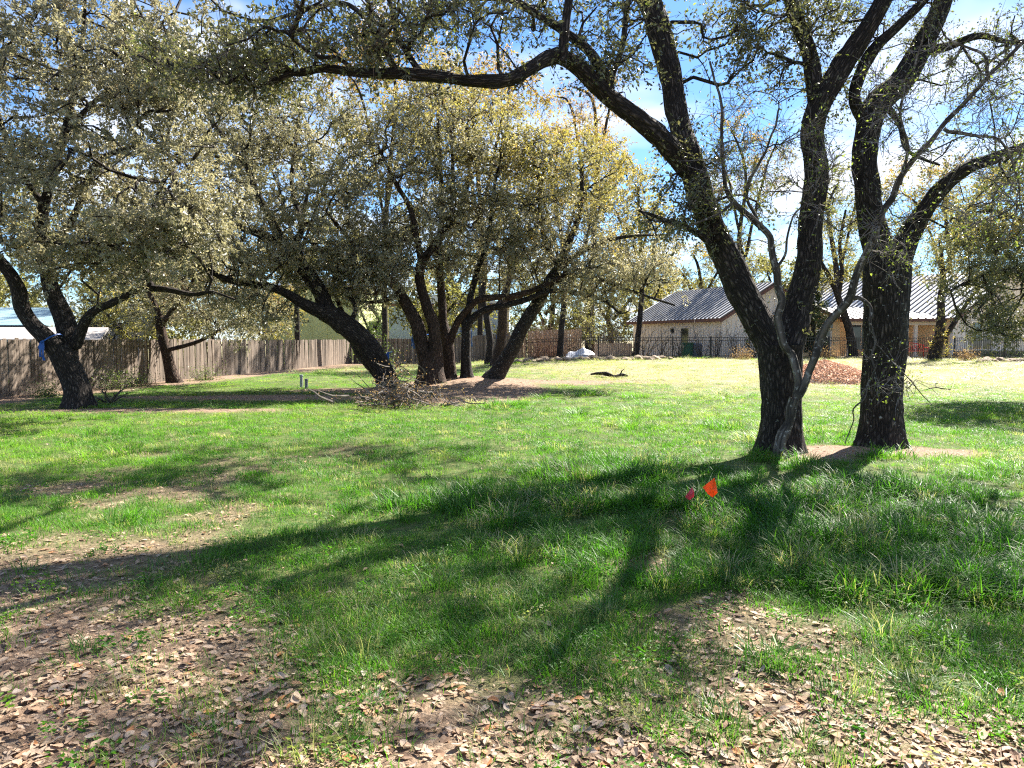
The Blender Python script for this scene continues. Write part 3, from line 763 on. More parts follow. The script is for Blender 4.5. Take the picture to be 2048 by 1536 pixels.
CL = 'oaks growing in a clump on the mulch bed'
tree('oak_tree', 'double oak trunk joined at its base with a blue ribbon, stoutest of the clump', (864, 766), [
    [(864, 770, 0, 56), (862, 735, 0, 52), (860, 700, 0, 48)],
    [(853, 735, 0, 30), (846, 690, 0, 29), (836, 660, 0, 28), (822, 630, 0, 27), (806, 598, 0, 24), (788, 570, 0, 22), (765, 545, .1, 18), (740, 520, .2, 14), (700, 480, .3, 10), (650, 420, .4, 7)],
    [(872, 735, -.1, 32), (872, 690, -.1, 27), (866, 645, -.1, 25), (850, 608, -.1, 22), (841, 570, -.1, 20), (838, 540, 0, 20), (848, 515, 0, 19), (862, 500, .1, 15), (880, 470, .2, 12), (900, 430, .3, 10), (905, 350, .3, 8), (900, 250, .3, 5)],
    [(845, 525, 0, 15), (833, 480, 0, 13), (820, 420, 0, 11), (790, 360, 0, 9), (760, 300, 0, 6)],
    [(800, 590, 0, 14), (770, 600, -.3, 10), (740, 605, -.5, 7), (700, 600, -.6, 4)],
], [(780, 390, 160, 150, .2, 3.0, 110), (720, 500, 110, 70, 0, 2.2, 50), (850, 280, 120, 120, .3, 2.6, 60), (760, 560, 90, 50, -.4, 1.8, 34), (800, 480, 120, 70, .2, 2.4, 50), (740, 560, 90, 60, .4, 2.4, 40), (860, 540, 90, 50, .3, 2.2, 40)],
    twigs=8, lpt=13.5, lsize=0.104, tlen=0.75, sides=24, step=0.14, ridge=0.02, moss=90, seed=23, bark=BARK_BROWN, droop=0.06, rtip=0.014, clump=(0.6, 0.3), group=CL, leaf2=LEAF_YELLOW, frac2=0.35)

tree('oak_tree', 'upright oak second from the left in the clump on the mulch bed', (897, 757), [
    [(898, 760, 0, 29), (896, 710, 0, 26), (893, 680, 0, 24), (886, 640, .1, 18), (882, 590, .1, 17), (880, 540, .2, 16), (878, 490, .2, 14), (885, 420, .2, 11), (880, 330, .2, 9), (876, 240, .2, 7), (880, 150, .2, 4)],
    [(896, 700, 0, 18), (910, 655, -.1, 15), (935, 620, -.2, 15), (955, 600, -.3, 14), (990, 594, -.4, 13), (1030, 592, -.5, 13), (1070, 580, -.5, 12), (1110, 560, -.5, 10), (1150, 540, -.5, 8), (1210, 535, -.5, 5)],
    [(880, 480, .2, 12), (920, 420, .3, 9), (940, 340, .3, 8), (935, 250, .3, 5)],
], [(900, 330, 130, 150, .3, 2.8, 95), (940, 450, 140, 80, .2, 2.6, 60), (890, 190, 110, 80, .3, 2.2, 40)],
    twigs=8, lpt=13, lsize=0.104, tlen=0.8, sides=20, step=0.15, moss=70, seed=29, bark=BARK_BROWN, rtip=0.014, group=CL, leaf2=LEAF_YELLOW, frac2=0.6)

tree('oak_tree', 'dark oak in the clump whose curved limb reaches right, ribbon at chest height', (933, 755), [
    [(934, 758, 0, 23), (932, 710, 0, 21), (932, 670, 0, 20), (932, 640, 0, 18)],
    [(933, 658, 0, 17), (950, 632, -.1, 15), (975, 618, -.2, 14), (1010, 612, -.3, 13), (1050, 600, -.4, 12), (1100, 582, -.5, 10), (1160, 585, -.6, 8), (1215, 605, -.7, 6), (1240, 627, -.8, 4.5), (1258, 622, -.8, 3)],
    [(932, 650, 0, 16), (940, 590, .1, 14), (955, 540, .2, 12), (975, 480, .3, 10), (985, 400, .3, 8), (1000, 320, .3, 5)],
], [(990, 400, 120, 110, .3, 2.6, 70), (1170, 575, 110, 40, -.6, 1.8, 44), (1000, 520, 110, 60, .2, 2.2, 56), (1010, 280, 100, 70, .4, 2.2, 36)],
    twigs=8, lpt=13, lsize=0.104, tlen=0.8, sides=20, step=0.15, moss=60, seed=31, bark=BARK_LICHEN, rtip=0.014, group=CL, leaf2=LEAF_YELLOW, frac2=0.6)

tree('oak_tree', 'oak leaning right with a blue ribbon, rightmost of the clump', (988, 757), [
    [(985, 762, 0, 36), (1006, 725, 0, 32), (1030, 685, 0, 29), (1055, 640, 0, 27), (1078, 600, 0, 25), (1098, 565, 0, 22), (1120, 530, 0, 18), (1140, 480, .1, 14), (1160, 420, .2, 11), (1165, 340, .2, 7)],
    [(1100, 562, 0, 15), (1150, 552, -.2, 11), (1200, 560, -.3, 9), (1250, 578, -.4, 7), (1300, 595, -.5, 6), (1350, 612, -.6, 4)],
    [(1110, 545, 0, 14), (1160, 505, -.2, 11), (1220, 480, -.4, 9), (1280, 470, -.5, 6), (1330, 470, -.6, 4)],
    [(1115, 535, 0, 12), (1090, 480, .2, 10), (1080, 400, .3, 8), (1090, 320, .4, 5)],
], [(1120, 440, 150, 100, .2, 2.8, 120), (1250, 520, 130, 60, -.4, 2.0, 60), (1150, 330, 140, 80, .3, 2.6, 80), (1310, 560, 70, 40, -.5, 1.6, 18), (1040, 330, 80, 80, .4, 2.2, 30)],
    twigs=8, lpt=13, lsize=0.104, tlen=0.8, sides=22, step=0.15, moss=70, seed=37, bark=BARK_LICHEN, rtip=0.014, group=CL, leaf2=LEAF_YELLOW, frac2=0.85, tint=(0.1, 1.0))

tree('oak_tree', 'narrow dark oak trunk behind the clump near the grey fence', (977, 728), [
    [(978, 726, 0, 16), (980, 680, 0, 14), (974, 640, 0, 13), (966, 590, 0, 11), (972, 520, 0, 8)],
    [(974, 630, 0, 8), (1000, 600, 0, 6), (1010, 560, 0, 4)],
], [(970, 500, 80, 60, 0, 3, 34)], twigs=7, lpt=7, lsize=0.11, tlen=0.8, sides=14, step=0.25, seed=41)
tree('oak_tree', 'brown oak trunk with a blue ribbon behind the clump', (996, 733), [
    [(995, 732, 0, 24), (1000, 690, 0, 21), (1005, 650, 0, 20), (1008, 610, 0, 18), (1016, 570, 0, 12), (1030, 510, 0, 8)],
    [(1008, 610, 0, 9), (1035, 590, 0, 7), (1070, 575, 0, 4)],
], [(1040, 500, 90, 60, 0, 3, 36)], twigs=7, lpt=7, lsize=0.10, tlen=0.8, sides=14, step=0.25, seed=43, bark=BARK_BROWN)

# trees by the house
tree('oak_tree', 'dark curved oak trunk in front of the tan house porch', (1706, 716), [
    [(1707, 718, 0, 22), (1702, 680, 0, 20), (1692, 640, 0, 17), (1679, 600, 0, 15), (1662, 560, 0, 12), (1640, 520, 0, 9), (1620, 460, 0, 6)],
    [(1676, 592, 0, 10), (1684, 540, 0, 9), (1680, 480, 0, 8), (1692, 420, 0, 5)],
], [(1670, 470, 80, 80, 0, 3, 40), (1640, 570, 40, 30, 0, 2, 12)], twigs=7, lpt=6, lsize=0.10, tlen=0.8, sides=14, step=0.25, seed=47, leaf=LEAF_YELLOW, moss=20)
tree('oak_tree', 'ivy-covered forked oak trunk beside the red bench', (1870, 720), [
    [(1866, 724, 0, 32), (1874, 695, 0, 27), (1882, 655, 0, 20), (1882, 600, 0, 16), (1886, 550, 0, 11), (1880, 480, 0, 7)],
    [(1876, 690, 0, 15), (1905, 652, -.1, 13), (1926, 620, -.2, 10), (1946, 590, -.3, 8), (1985, 555, -.4, 5)],
], [(1880, 520, 60, 60, 0, 2.5, 30), (1950, 520, 80, 60, -.3, 2.5, 36), (1880, 690, 14, 40, -.3, .4, 8)], twigs=8, lpt=8, lsize=0.10, tlen=0.7, sides=14, step=0.22, seed=53, leaf=LEAF_YELLOW, attach_min=0.3)
tree('oak_tree', 'oak at the picture right edge with low drooping yellow-green boughs', (2230, 800), [
    [(2230, 805, 0, 60), (2225, 740, 0, 50), (2215, 660, 0, 46), (2190, 570, 0, 40), (2160, 480, 0, 32), (2130, 390, 0, 22)],
    [(2215, 660, 0, 26), (2150, 600, -.3, 20), (2080, 560, -.5, 16), (2000, 540, -.7, 11), (1940, 560, -.8, 7), (1900, 580, -.9, 4)],
    [(2190, 570, 0, 24), (2110, 480, -.2, 18), (2040, 440, -.4, 13), (1970, 420, -.6, 8), (1920, 440, -.7, 4)],
], [(1965, 530, 105, 120, -.5, 2.2, 150), (2040, 440, 120, 120, -.4, 2.2, 110), (2000, 640, 70, 50, -.6, 1.6, 40), (2150, 400, 150, 200, 0, 3, 70), (2070, 620, 80, 70, -.4, 1.6, 50)],
    leaf=LEAF_NEAR, twigs=8, lpt=12, lsize=0.08, tlen=0.5, sides=14, step=0.2, moss=60, seed=59, droop=0.12, leaf2=LEAF_YELLOW, frac2=0.7, clump=(0.8, 0.3))

# background trees beyond the fences
def far_tree(name, label, u, D, cv, ru, rv, n, leaf, seed, leaf2=None, frac2=0.0, twigs=7, lpt=8, lsize=0.21, bare=False, group='trees beyond the fences', depth=4, low=None, wpx=14):
    top = cv - rv * 0.5
    vb = 712
    tree(name, label, (u, vb), [
        [(u, vb, 0, wpx), (u + random.uniform(-6, 6), 680, 0, wpx * .85), (u + random.uniform(-15, 15), (680 + cv) / 2, 0, wpx * .7), (u + random.uniform(-25, 25), cv, 0, wpx * .45), (u + random.uniform(-30, 30), top, 0, 4)],
        [(u, (680 + cv) / 2 + 20, 0, wpx * .5), (u - ru * .3, cv + 10, 0, wpx * .35), (u - ru * .6, cv - rv * .3, 0, 3)],
        [(u, (680 + cv) / 2, 0, wpx * .5), (u + ru * .35, cv, 0, wpx * .35), (u + ru * .6, cv - rv * .4, 0, 3)],
    ], [(u, cv, ru, rv, 0, depth, n)] + ([(u, low[0], low[1], low[2], 0, depth, low[3])] if low else []),
        leaf=leaf, leaf2=leaf2, frac2=frac2, twigs=twigs, lpt=0 if bare else lpt, lsize=lsize, tlen=1.1, sides=10, step=0.4, ridge=0, seed=seed, Y0=D, group=group, rtip=0.016, gnarl=0.14)

far_tree('budding_tree', 'tall budding tree with yellow leaves showing through above the long arching limb', 770, 50, 190, 150, 170, 120, LEAF_YELLOW, 101, LEAF_ORANGE, 0.9, lpt=7)
far_tree('budding_tree', 'orange-tinged budding tree rising behind the middle of the oak clump', 960, 52, 210, 150, 130, 110, LEAF_YELLOW, 103, LEAF_ORANGE, 0.8, lpt=7)
far_tree('budding_tree', 'golden yellow tree rounded at the top, under the arching limb', 1120, 46, 350, 150, 110, 150, LEAF_YELLOW, 107, LEAF_ORANGE, 0.8, lpt=9, lsize=0.15)
far_tree('budding_tree', 'sparse orange-leaved tree with curling bare branches below the arching limb', 1180, 62, 220, 110, 90, 60, LEAF_ORANGE, 109, lpt=2.5)
far_tree('budding_tree', 'yellow-green tree just left of the forking oak limb', 1270, 50, 440, 90, 130, 90, LEAF_YELLOW, 113, lpt=7)
far_tree('budding_tree', 'thin pale tree seen between the forking oak limbs', 1490, 58, 350, 110, 180, 80, LEAF_FAR, 127, LEAF_ORANGE, 0.5, lpt=3.5, low=(520, 70, 60, 26))
far_tree('budding_tree', 'thin pale tree seen between the two big oak trunks', 1680, 60, 420, 80, 110, 50, LEAF_FAR, 131, lpt=5)
far_tree('budding_tree', 'yellow tree behind the house roof at right', 1890, 64, 420, 140, 110, 110, LEAF_YELLOW, 137, LEAF_ORANGE, 0.5, lpt=7)
far_tree('budding_tree', 'olive tree behind the metal-roofed barn', 1400, 66, 540, 110, 60, 50, LEAF_FAR, 139, LEAF_ORANGE, 0.4, lpt=7)
far_tree('leafy_tree', 'olive tree behind the tan board fence, left of the utility pole', 1090, 60, 580, 100, 80, 90, LEAF_FAR, 149, lpt=9, low=(660, 110, 50, 60))
far_tree('leafy_tree', 'olive tree behind the bare bushes, right of the utility pole', 1225, 66, 600, 100, 80, 90, LEAF_FAR, 151, lpt=9, low=(665, 100, 45, 60))
far_tree('leafy_tree', 'yellow-green tree behind the wooden fence beside the stout leaning oak', 250, 36, 620, 120, 60, 80, LEAF_YELLOW, 157, lpt=9, lsize=0.12, low=(660, 120, 30, 40))
far_tree('leafy_tree', 'yellow tree in front of the lime green building', 520, 52, 620, 90, 70, 80, LEAF_YELLOW, 163, LEAF_ORANGE, 0.5, lpt=9, lsize=0.14)
far_tree('leafy_tree', 'grey-green tree behind the wooden fence under the oak boughs', 420, 44, 590, 110, 90, 70, LEAF_FAR, 167, lpt=8, lsize=0.13)
far_tree('leafy_tree', 'bushy tree between the lime green and pale blue buildings', 745, 56, 640, 40, 70, 44, LEAF_GREENBUSH, 173, lpt=8, lsize=0.13)
far_tree('leafy_tree', 'tall grey-green tree filling the sky behind the leaning oak', 600, 48, 330, 190, 160, 110, LEAF_FAR, 179, LEAF_YELLOW, 0.4, lpt=8)
far_tree('leafy_tree', 'grey-green tree behind the neighbouring house roof', 120, 44, 470, 200, 150, 90, LEAF_FAR, 181, lpt=8)

for k, (u, D, cv, ru, rv, n_, lf, lab) in enumerate([
        (-60, 50, 600, 150, 80, 70, LEAF_FAR, 'low olive tree behind the neighbouring house at the far left edge'),
        (310, 58, 600, 150, 80, 80, LEAF_FAR, 'low olive tree in the distance behind the slim oak'),
        (640, 74, 520, 150, 90, 70, LEAF_FAR, 'olive tree rising behind the lime green building'),
        (900, 88, 500, 180, 110, 80, LEAF_FAR, 'olive tree rising behind the pale blue building'),
        (880, 60, 600, 100, 60, 50, LEAF_FAR, 'olive brush screening the pale blue building'),
        (1330, 76, 590, 120, 80, 70, LEAF_YELLOW, 'yellowish tree rising behind the barn roof'),
        (1560, 72, 590, 110, 90, 60, LEAF_FAR, 'olive tree behind the house seen through the oak fork'),
        (1740, 80, 560, 100, 80, 50, LEAF_FAR, 'pale tree over the house roof between the big oak trunks')]):
    far_tree('leafy_tree', lab, u, D, cv, ru, rv, n_, lf, 190 + k, lpt=7, lsize=0.32, low=(650, ru, 50, n_ // 2))

# ------------------------------------------------------------------ wooden privacy fences
PICKET_M = simple('weathered_cedar', (0.235, 0.19, 0.15), (0.085, 0.06, 0.045), 3.0, 0.9, 0.25, 30, (14, 14, 1.0), rand=0.45)
PICKET_TAN = simple('tan_cedar', (0.50, 0.37, 0.26), (0.30, 0.20, 0.13), 3.0, 0.9, 0.2, 30, (14, 14, 1.0), rand=0.2)
def picket_meshes(prefix, h, w, m, n=4):
    out = []
    for k in range(n):
        hh = h + RNG.uniform(-0.025, 0.025); e = 0.022
        prof = [(-w / 2, 0), (w / 2, 0), (w / 2, hh - e), (w / 2 - e, hh), (-w / 2 + e, hh), (-w / 2, hh - e)]
        v = [(x, -0.009, z) for x, z in prof] + [(x, 0.009, z) for x, z in prof]
        f = [(0, 1, 2, 3, 4, 5), (11, 10, 9, 8, 7, 6)] + [(i, i + 6, (i + 1) % 6 + 6, (i + 1) % 6) for i in range(6)]
        me = bpy.data.meshes.new(prefix); me.from_pydata(v, [], f); me.materials.append(m); out.append(me)
    return out

def board_fence(name, label, a, b, h, m, pitch=0.145, group=None, rails_back=1):
    a, b = Vector(a), Vector(b)
    L = (b - a).length; d = (b - a).normalized(); nrm = Vector((-d.y, d.x, 0)) * rails_back
    ang = atan2(d.y, d.x)
    base = Vector((a.x, a.y, g(a.x, a.y)))
    root = empty(name, base, label, 'fence', group)
    pm = picket_meshes('picket', h, pitch - 0.006, m)
    n = int(L / pitch)
    for i in range(n):
        p = a + d * (i + 0.5) * pitch
        o = link('picket', pm[int(RNG.integers(len(pm)))], root)
        o.location = Vector((p.x, p.y, g(p.x, p.y) - 0.03 + RNG.normal() * 0.012)) - base
        o.location += nrm * float(RNG.normal() * 0.004)
        o.rotation_euler = (RNG.normal() * 0.012, RNG.normal() * 0.008, ang)
    for zz in (0.3, h - 0.35):
        mb = MB()
        st = max(2, int(L / 2.4))
        for k in range(st):
            p, q = a + d * L * k / st, a + d * L * (k + 1) / st
            p3 = Vector((p.x, p.y, g(p.x, p.y) + zz)) + nrm * 0.016; q3 = Vector((q.x, q.y, g(q.x, q.y) + zz)) + nrm * 0.016
            mb.obox(p3, q3 - p3, nrm * 0.04, (0, 0, 0.09))
        mb.build('rail', m, root)
    for k in range(int(L / 2.4) + 1):
        p = a + d * min(k * 2.4, L) + nrm * 0.06
        MB().box(p.x - 0.045, p.x + 0.045, p.y - 0.045, p.y + 0.045, g(p.x, p.y) - 0.2, g(p.x, p.y) + h - 0.06).build('post', m, root)
    return root

FA, FB = (-15.35, 19.0, 0), (-11.6, 52.0, 0)
board_fence('board_fence', 'long weathered grey board fence along the left, streaked with sun and shade', FA, FB, 1.76, PICKET_M, rails_back=1)
board_fence('board_fence', 'shaded grey board fence across the back behind the oak clump', (-11.45, 52.0, 0), (1.0, 50.6, 0), 1.86, PICKET_M, rails_back=1)
board_fence('board_fence', 'lighter reddish tan board fence between the oak clump and the bare bushes', (1.15, 50.0, 0), (5.0, 51.0, 0), 1.9, PICKET_TAN, rails_back=1)

# ------------------------------------------------------------------ black metal fence in front of the house
IRON = simple('black_iron', (0.022, 0.021, 0.021), (0.012, 0.012, 0.012), 20, 0.45, 0, spec=0.4)
def iron_fence(label, a, b, h, posts):
    a, b = Vector(a), Vector(b); d = (b - a); L = d.length; d.normalize()
    base = Vector((a.x, a.y, g(a.x, a.y)))
    root = empty('iron_fence', base, label, 'fence')
    at = lambda t: (lambda p: Vector((p.x, p.y, g(p.x, p.y))))(a + d * t)
    mb = MB(); n = int(L / 0.115)
    for i in range(n):
        p = at((i + 0.5) * 0.115)
        mb.box(p.x - 0.009, p.x + 0.009, p.y - 0.009, p.y + 0.009, p.z + 0.08, p.z + h - 0.01)
    mb.build('picket_bars', IRON, root)['kind'] = 'stuff'
    for zz in (0.14, h - 0.18, h):
        m2 = MB(); k = int(L / 2.4) + 1
        for i in range(k):
            p, q = at(L * i / k), at(L * (i + 1) / k)
            m2.obox(p + Vector((0, -0.016, zz - 0.015)), q - p, (0, 0.032, 0), (0, 0, 0.032))
        m2.build('rail', IRON, root)
    for i in range(posts + 1):
        p = at(L * i / posts)
        MB().box(p.x - 0.034, p.x + 0.034, p.y - 0.034, p.y + 0.034, p.z - 0.1, p.z + h + 0.06).box(p.x - 0.042, p.x + 0.042, p.y - 0.042, p.y + 0.042, p.z + h + 0.06, p.z + h + 0.085).build('post', IRON, root)
    return root
iron_fence('thin black metal picket fence running past the barn and the bare bushes', (0.9, 46.4, 0), (17.0, 44.2, 0), 1.28, 7)
iron_fence('thin black metal picket fence behind the mulch pile and red bench', (17.1, 44.2, 0), (26.4, 43.6, 0), 1.28, 4)
iron_fence('black metal picket fence below the house window at far right', (26.6, 43.2, 0), (36.0, 43.6, 0), 1.28, 3)

# ------------------------------------------------------------------ buildings
E1 = Vector((0.41, -0.912, 0)).normalized(); E2 = Vector((0.912, 0.41, 0)).normalized(); UP = Vector((0, 0, 1))
WALL_CREAM = simple('cream_siding', (0.84, 0.72, 0.60), (0.78, 0.66, 0.54), 2.0, 0.8, 0.1, 25)
TRIM_CREAM = simple('cream_trim', (0.78, 0.68, 0.55), (0.72, 0.60, 0.48), 3.0, 0.7, 0.05)
WALL_TAN = simple('tan_stucco', (0.88, 0.61, 0.33), (0.82, 0.55, 0.29), 2.5, 0.85, 0.1, 60)
FASCIA = simple('brown_fascia', (0.16, 0.075, 0.055), (0.12, 0.06, 0.045), 4, 0.6, 0)
ROOF_M = simple('galvalume_roof', (0.78, 0.79, 0.82), (0.68, 0.69, 0.72), 1.2, 0.36, 0.04, 12, metallic=0.15, spec=0.6)
RIB_SHADE_M = simple('roof_seam_shade', (0.12, 0.115, 0.12), (0.08, 0.08, 0.08), 4, 0.6, 0)  # seams coloured dark: the ribs' shadow stripes are put into the colour
PORCH_ROOF = simple('porch_roof_metal', (0.36, 0.335, 0.36), (0.28, 0.26, 0.28), 3, 0.5, 0.05)
GLASS = simple('dark_glass', (0.03, 0.035, 0.04), (0.02, 0.022, 0.026), 1.5, 0.08, 0, spec=0.8)
BLIND = simple('teal_blinds', (0.26, 0.36, 0.34), (0.20, 0.28, 0.27), 6, 0.6, 0.05)
STONE = simple('limestone', (0.30, 0.235, 0.165), (0.16, 0.115, 0.078), 3.0, 0.9, 0.5, 14, rand=0.2)

def seam_roof(parent, name, o, along, slope, n, thick=0.05):
    """a metal roof plane: deck plus n standing-seam panels, each a piece of its own"""
    o, along, slope = Vector(o), Vector(along), Vector(slope)
    nrm = along.cross(slope).normalized()
    if nrm.z < 0: nrm = -nrm
    deck = MB().obox(o - nrm * thick, along, slope, nrm * (thick - 0.012)).build(name, FASCIA, parent)
    w = along / n
    mb = MB().obox(w * 0.004, w * 0.985, slope, nrm * 0.014)
    seam_w = along.normalized() * 0.10
    me = bpy.data.meshes.new('roof_panel')
    mb2 = MB().obox(w - seam_w * 0.5, seam_w, slope, nrm * 0.075)
    me.from_pydata(mb.v + mb2.v, [], mb.f + [tuple(i + len(mb.v) for i in q) for q in mb2.f])
    me.materials.append(ROOF_M); me.materials.append(RIB_SHADE_M)
    for k in range(6): me.polygons[6 + k].material_index = 1
    off = wloc(parent)
    for i in range(n):
        link('roof_panel', me, deck, o + w * i - off - nrm * 0.011)
    return deck

def battens(wall, o, along, h, pitch, outn, m, hf=None):
    L = Vector(along).length; d = Vector(along).normalized(); n = int(L / pitch)
    for i in range(1, n):
        hh = hf(i * pitch) if hf else h
        MB().obox(Vector(o) + d * (i * pitch - 0.025), d * 0.05, Vector(outn) * 0.03, UP * (hh - 0.01)).build('batten', m, wall)

# barn
bz = 0.50
B0 = Vector((13.4, 46.0, bz)); BL, BW, BH = 10.0, 8.0, 2.75
barn = empty('barn', B0, 'cream barn with a striped metal roof behind the bare shrubs', 'building')
back0 = B0 - E1 * BL
wall = MB().obox(B0 - E1 * BL, E1 * BL, E2 * 0.2, UP * BH).build('wall', WALL_CREAM, barn)
battens(wall, back0, E1 * BL, BH, 0.4, -E2, WALL_CREAM)
rise = 2.15
gw = MB().add([B0 + E2 * 0.2, B0 + E2 * BW, B0 + E2 * BW + UP * BH, B0 + E2 * BW / 2 + UP * (BH + rise), B0 + E2 * 0.2 + UP * BH,
               *[p - E1 * 0.2 for p in (B0 + E2 * 0.2, B0 + E2 * BW, B0 + E2 * BW + UP * BH, B0 + E2 * BW / 2 + UP * (BH + rise), B0 + E2 * 0.2 + UP * BH)]],
              [(0, 1, 2, 3, 4), (9, 8, 7, 6, 5), (0, 5, 6, 1), (1, 6, 7, 2), (2, 7, 8, 3), (3, 8, 9, 4), (4, 9, 5, 0)]).build('gable_wall', WALL_CREAM, barn)
battens(gw, B0, E2 * BW, BH, 0.4, E1, WALL_CREAM, lambda t: BH + rise * (1 - abs(t - BW / 2) / (BW / 2)))
MB().obox(B0 + E2 * (BW - 0.2), -E1 * BL, E2 * 0.2, UP * BH).build('wall', WALL_CREAM, barn)
ov = 0.45
sl = E2 * (BW / 2 + ov) + UP * (rise * (BW / 2 + ov) / (BW / 2))
ro = B0 - E1 * (BL + 0.3) - E2 * ov + UP * (BH - rise * ov / (BW / 2) + 0.08)
seam_roof(barn, 'roof', ro, E1 * (BL + 0.75), sl, 27)
sr = -E2 * (BW / 2 + ov) + UP * (rise * (BW / 2 + ov) / (BW / 2))
seam_roof(barn, 'roof', B0 - E1 * (BL + 0.3) + E2 * (BW + ov) + UP * (BH - rise * ov / (BW / 2) + 0.08), E1 * (BL + 0.75), sr, 27)
MB().obox(ro - UP * 0.22 - E2 * 0.02, E1 * (BL + 0.76), E2 * 0.05, UP * 0.20).build('fascia', FASCIA, barn)
MB().obox(B0 + E1 * 0.42 - E2 * ov + UP * (BH - 0.45), E2 * 0.0 + sl, E1 * 0.05, UP * 0.22).build('barge_board', FASCIA, barn)
dpos = B0 - E1 * 4.1 - E2 * 0.012
wd = MB().obox(dpos, E1 * 0.85, -E2 * 0.03, UP * 2.0).build('door', GLASS, barn)
MB().obox(dpos - E1 * 0.1 + UP * 2.0, E1 * 1.05, -E2 * 0.05, UP * 0.1).obox(dpos - E1 * 0.1, E1 * 0.1, -E2 * 0.05, UP * 2.0).obox(dpos + E1 * 0.85, E1 * 0.1, -E2 * 0.05, UP * 2.0).build('frame', TRIM_CREAM, wd)
MB().obox(dpos - E1 * 1.0 + UP * 1.75, E1 * 0.16, -E2 * 0.18, UP * 0.26).obox(dpos - E1 * 0.98 + UP * 1.68, E1 * 0.12, -E2 * 0.12, UP * 0.07).build('wall_light', IRON, barn)

# house: main wing with the gable wall at far right
hz = 0.55
H0 = Vector((28.2, 46.0, hz)); HL, HW, HH = 16.0, 11.0, 2.75
house = empty('house', H0, 'tan house with metal roof, porch and gabled wing at right', 'building')
hrise = 3.1
pts = [H0, H0 + E2 * HW, H0 + E2 * HW + UP * HH, H0 + E2 * HW / 2 + UP * (HH + hrise), H0 + UP * HH]
gw = MB().add(pts + [p - E1 * 0.2 for p in pts], [(0, 1, 2, 3, 4), (9, 8, 7, 6, 5), (0, 5, 6, 1), (1, 6, 7, 2), (2, 7, 8, 3), (3, 8, 9, 4), (4, 9, 5, 0)]).build('gable_wall', WALL_CREAM, house)
battens(gw, H0, E2 * HW, HH, 0.42, E1, WALL_CREAM, lambda t: HH + hrise * (1 - abs(t - HW / 2) / (HW / 2)))
MB().obox(H0 - E1 * HL, E1 * (HL - 0.2), E2 * 0.2, UP * HH).build('wall', WALL_TAN, house)
ov = 0.5
hs = hrise / (HW / 2)
ro = H0 - E1 * HL - E2 * ov + UP * (HH - hs * ov + 0.08)
seam_roof(house, 'roof', ro, E1 * (HL + 0.6), E2 * (HW / 2 + ov) + UP * hs * (HW / 2 + ov), 36)
seam_roof(house, 'roof', H0 - E1 * HL + E2 * (HW + ov) + UP * (HH - hs * ov + 0.08), E1 * (HL + 0.6), -E2 * (HW / 2 + ov) + UP * hs * (HW / 2 + ov), 36)
MB().obox(H0 + E1 * 0.58 - E2 * ov + UP * (HH - 0.42), E2 * (HW / 2 + ov) + UP * hs * (HW / 2 + ov), E1 * 0.04, UP * 0.2).build('barge_board', FASCIA, house)
w0 = H0 + E2 * 1.9 + E1 * 0.012 + UP * 0.55
win = MB().obox(w0, E2 * 1.9, E1 * 0.02, UP * 1.75).build('window', GLASS, house)
for k in range(9):
    MB().obox(w0 + E2 * 0.06 + E1 * 0.022 + UP * (0.75 + k * 0.105), E2 * 0.84, E1 * 0.012, UP * 0.085).build('slat', BLIND, win)
MB().obox(w0 - E2 * 0.09, E2 * 0.09, E1 * 0.06, UP * 1.84).obox(w0 + E2 * 1.9, E2 * 0.09, E1 * 0.06, UP * 1.84).obox(w0 + UP * 1.75, E2 * 1.9, E1 * 0.06, UP * 0.09).obox(w0 + E2 * 0.92, E2 * 0.06, E1 * 0.05, UP * 1.75).build('frame', TRIM_CREAM, win)
MB().obox(w0 - E2 * 0.12 - UP * 0.07, E2 * 2.14, E1 * 0.09, UP * 0.07).build('sill', TRIM_CREAM, win)
# stone veneer at the foot of the gable wall and beside the porch
for i in range(26):
    for j in range(2):
        x = i * 0.42 + (0.2 if j else 0)
        if x > HW - 0.4: continue
        MB().obox(H0 + E2 * (x + 0.01) + E1 * 0.004 + UP * (j * 0.22), E2 * 0.39, E1 * (0.07 + 0.03 * RNG.random()), UP * 0.205).build('stone', STONE, house)
# porch: slab, posts, beam, back wall, hip roof
px0, px1, py0, py1 = 21.9, 28.0, 46.9, 50.4
MB().box(px0 - 3.6, px1, py0 - 0.2, py1, hz - 0.3, hz + 0.04).build('porch_floor', STONE, house)
MB().box(px0, px1 - 0.2, py1, py1 + 0.2, hz, hz + 2.8).build('porch_wall', WALL_TAN, house)
for x in (px0 + 0.1, 24.0, 26.35, px1 - 0.25):
    MB().box(x - 0.1, x + 0.1, py0, py0 + 0.2, hz + 0.04, hz + 2.12).box(x - 0.14, x + 0.14, py0 - 0.04, py0 + 0.24, hz + 0.04, hz + 0.2).build('porch_post', TRIM_CREAM, house)
MB().box(px0 - 0.05, px1 + 0.1, py0 - 0.02, py0 + 0.22, hz + 2.12, hz + 2.38).build('porch_beam', TRIM_CREAM, house)
e0 = Vector((px0 - 0.35, py0 - 0.45, hz + 2.42))
MB().box(e0.x, px1 + 0.55, e0.y - 0.03, e0.y + 0.03, hz + 2.34, hz + 2.55).build('fascia', FASCIA, house)
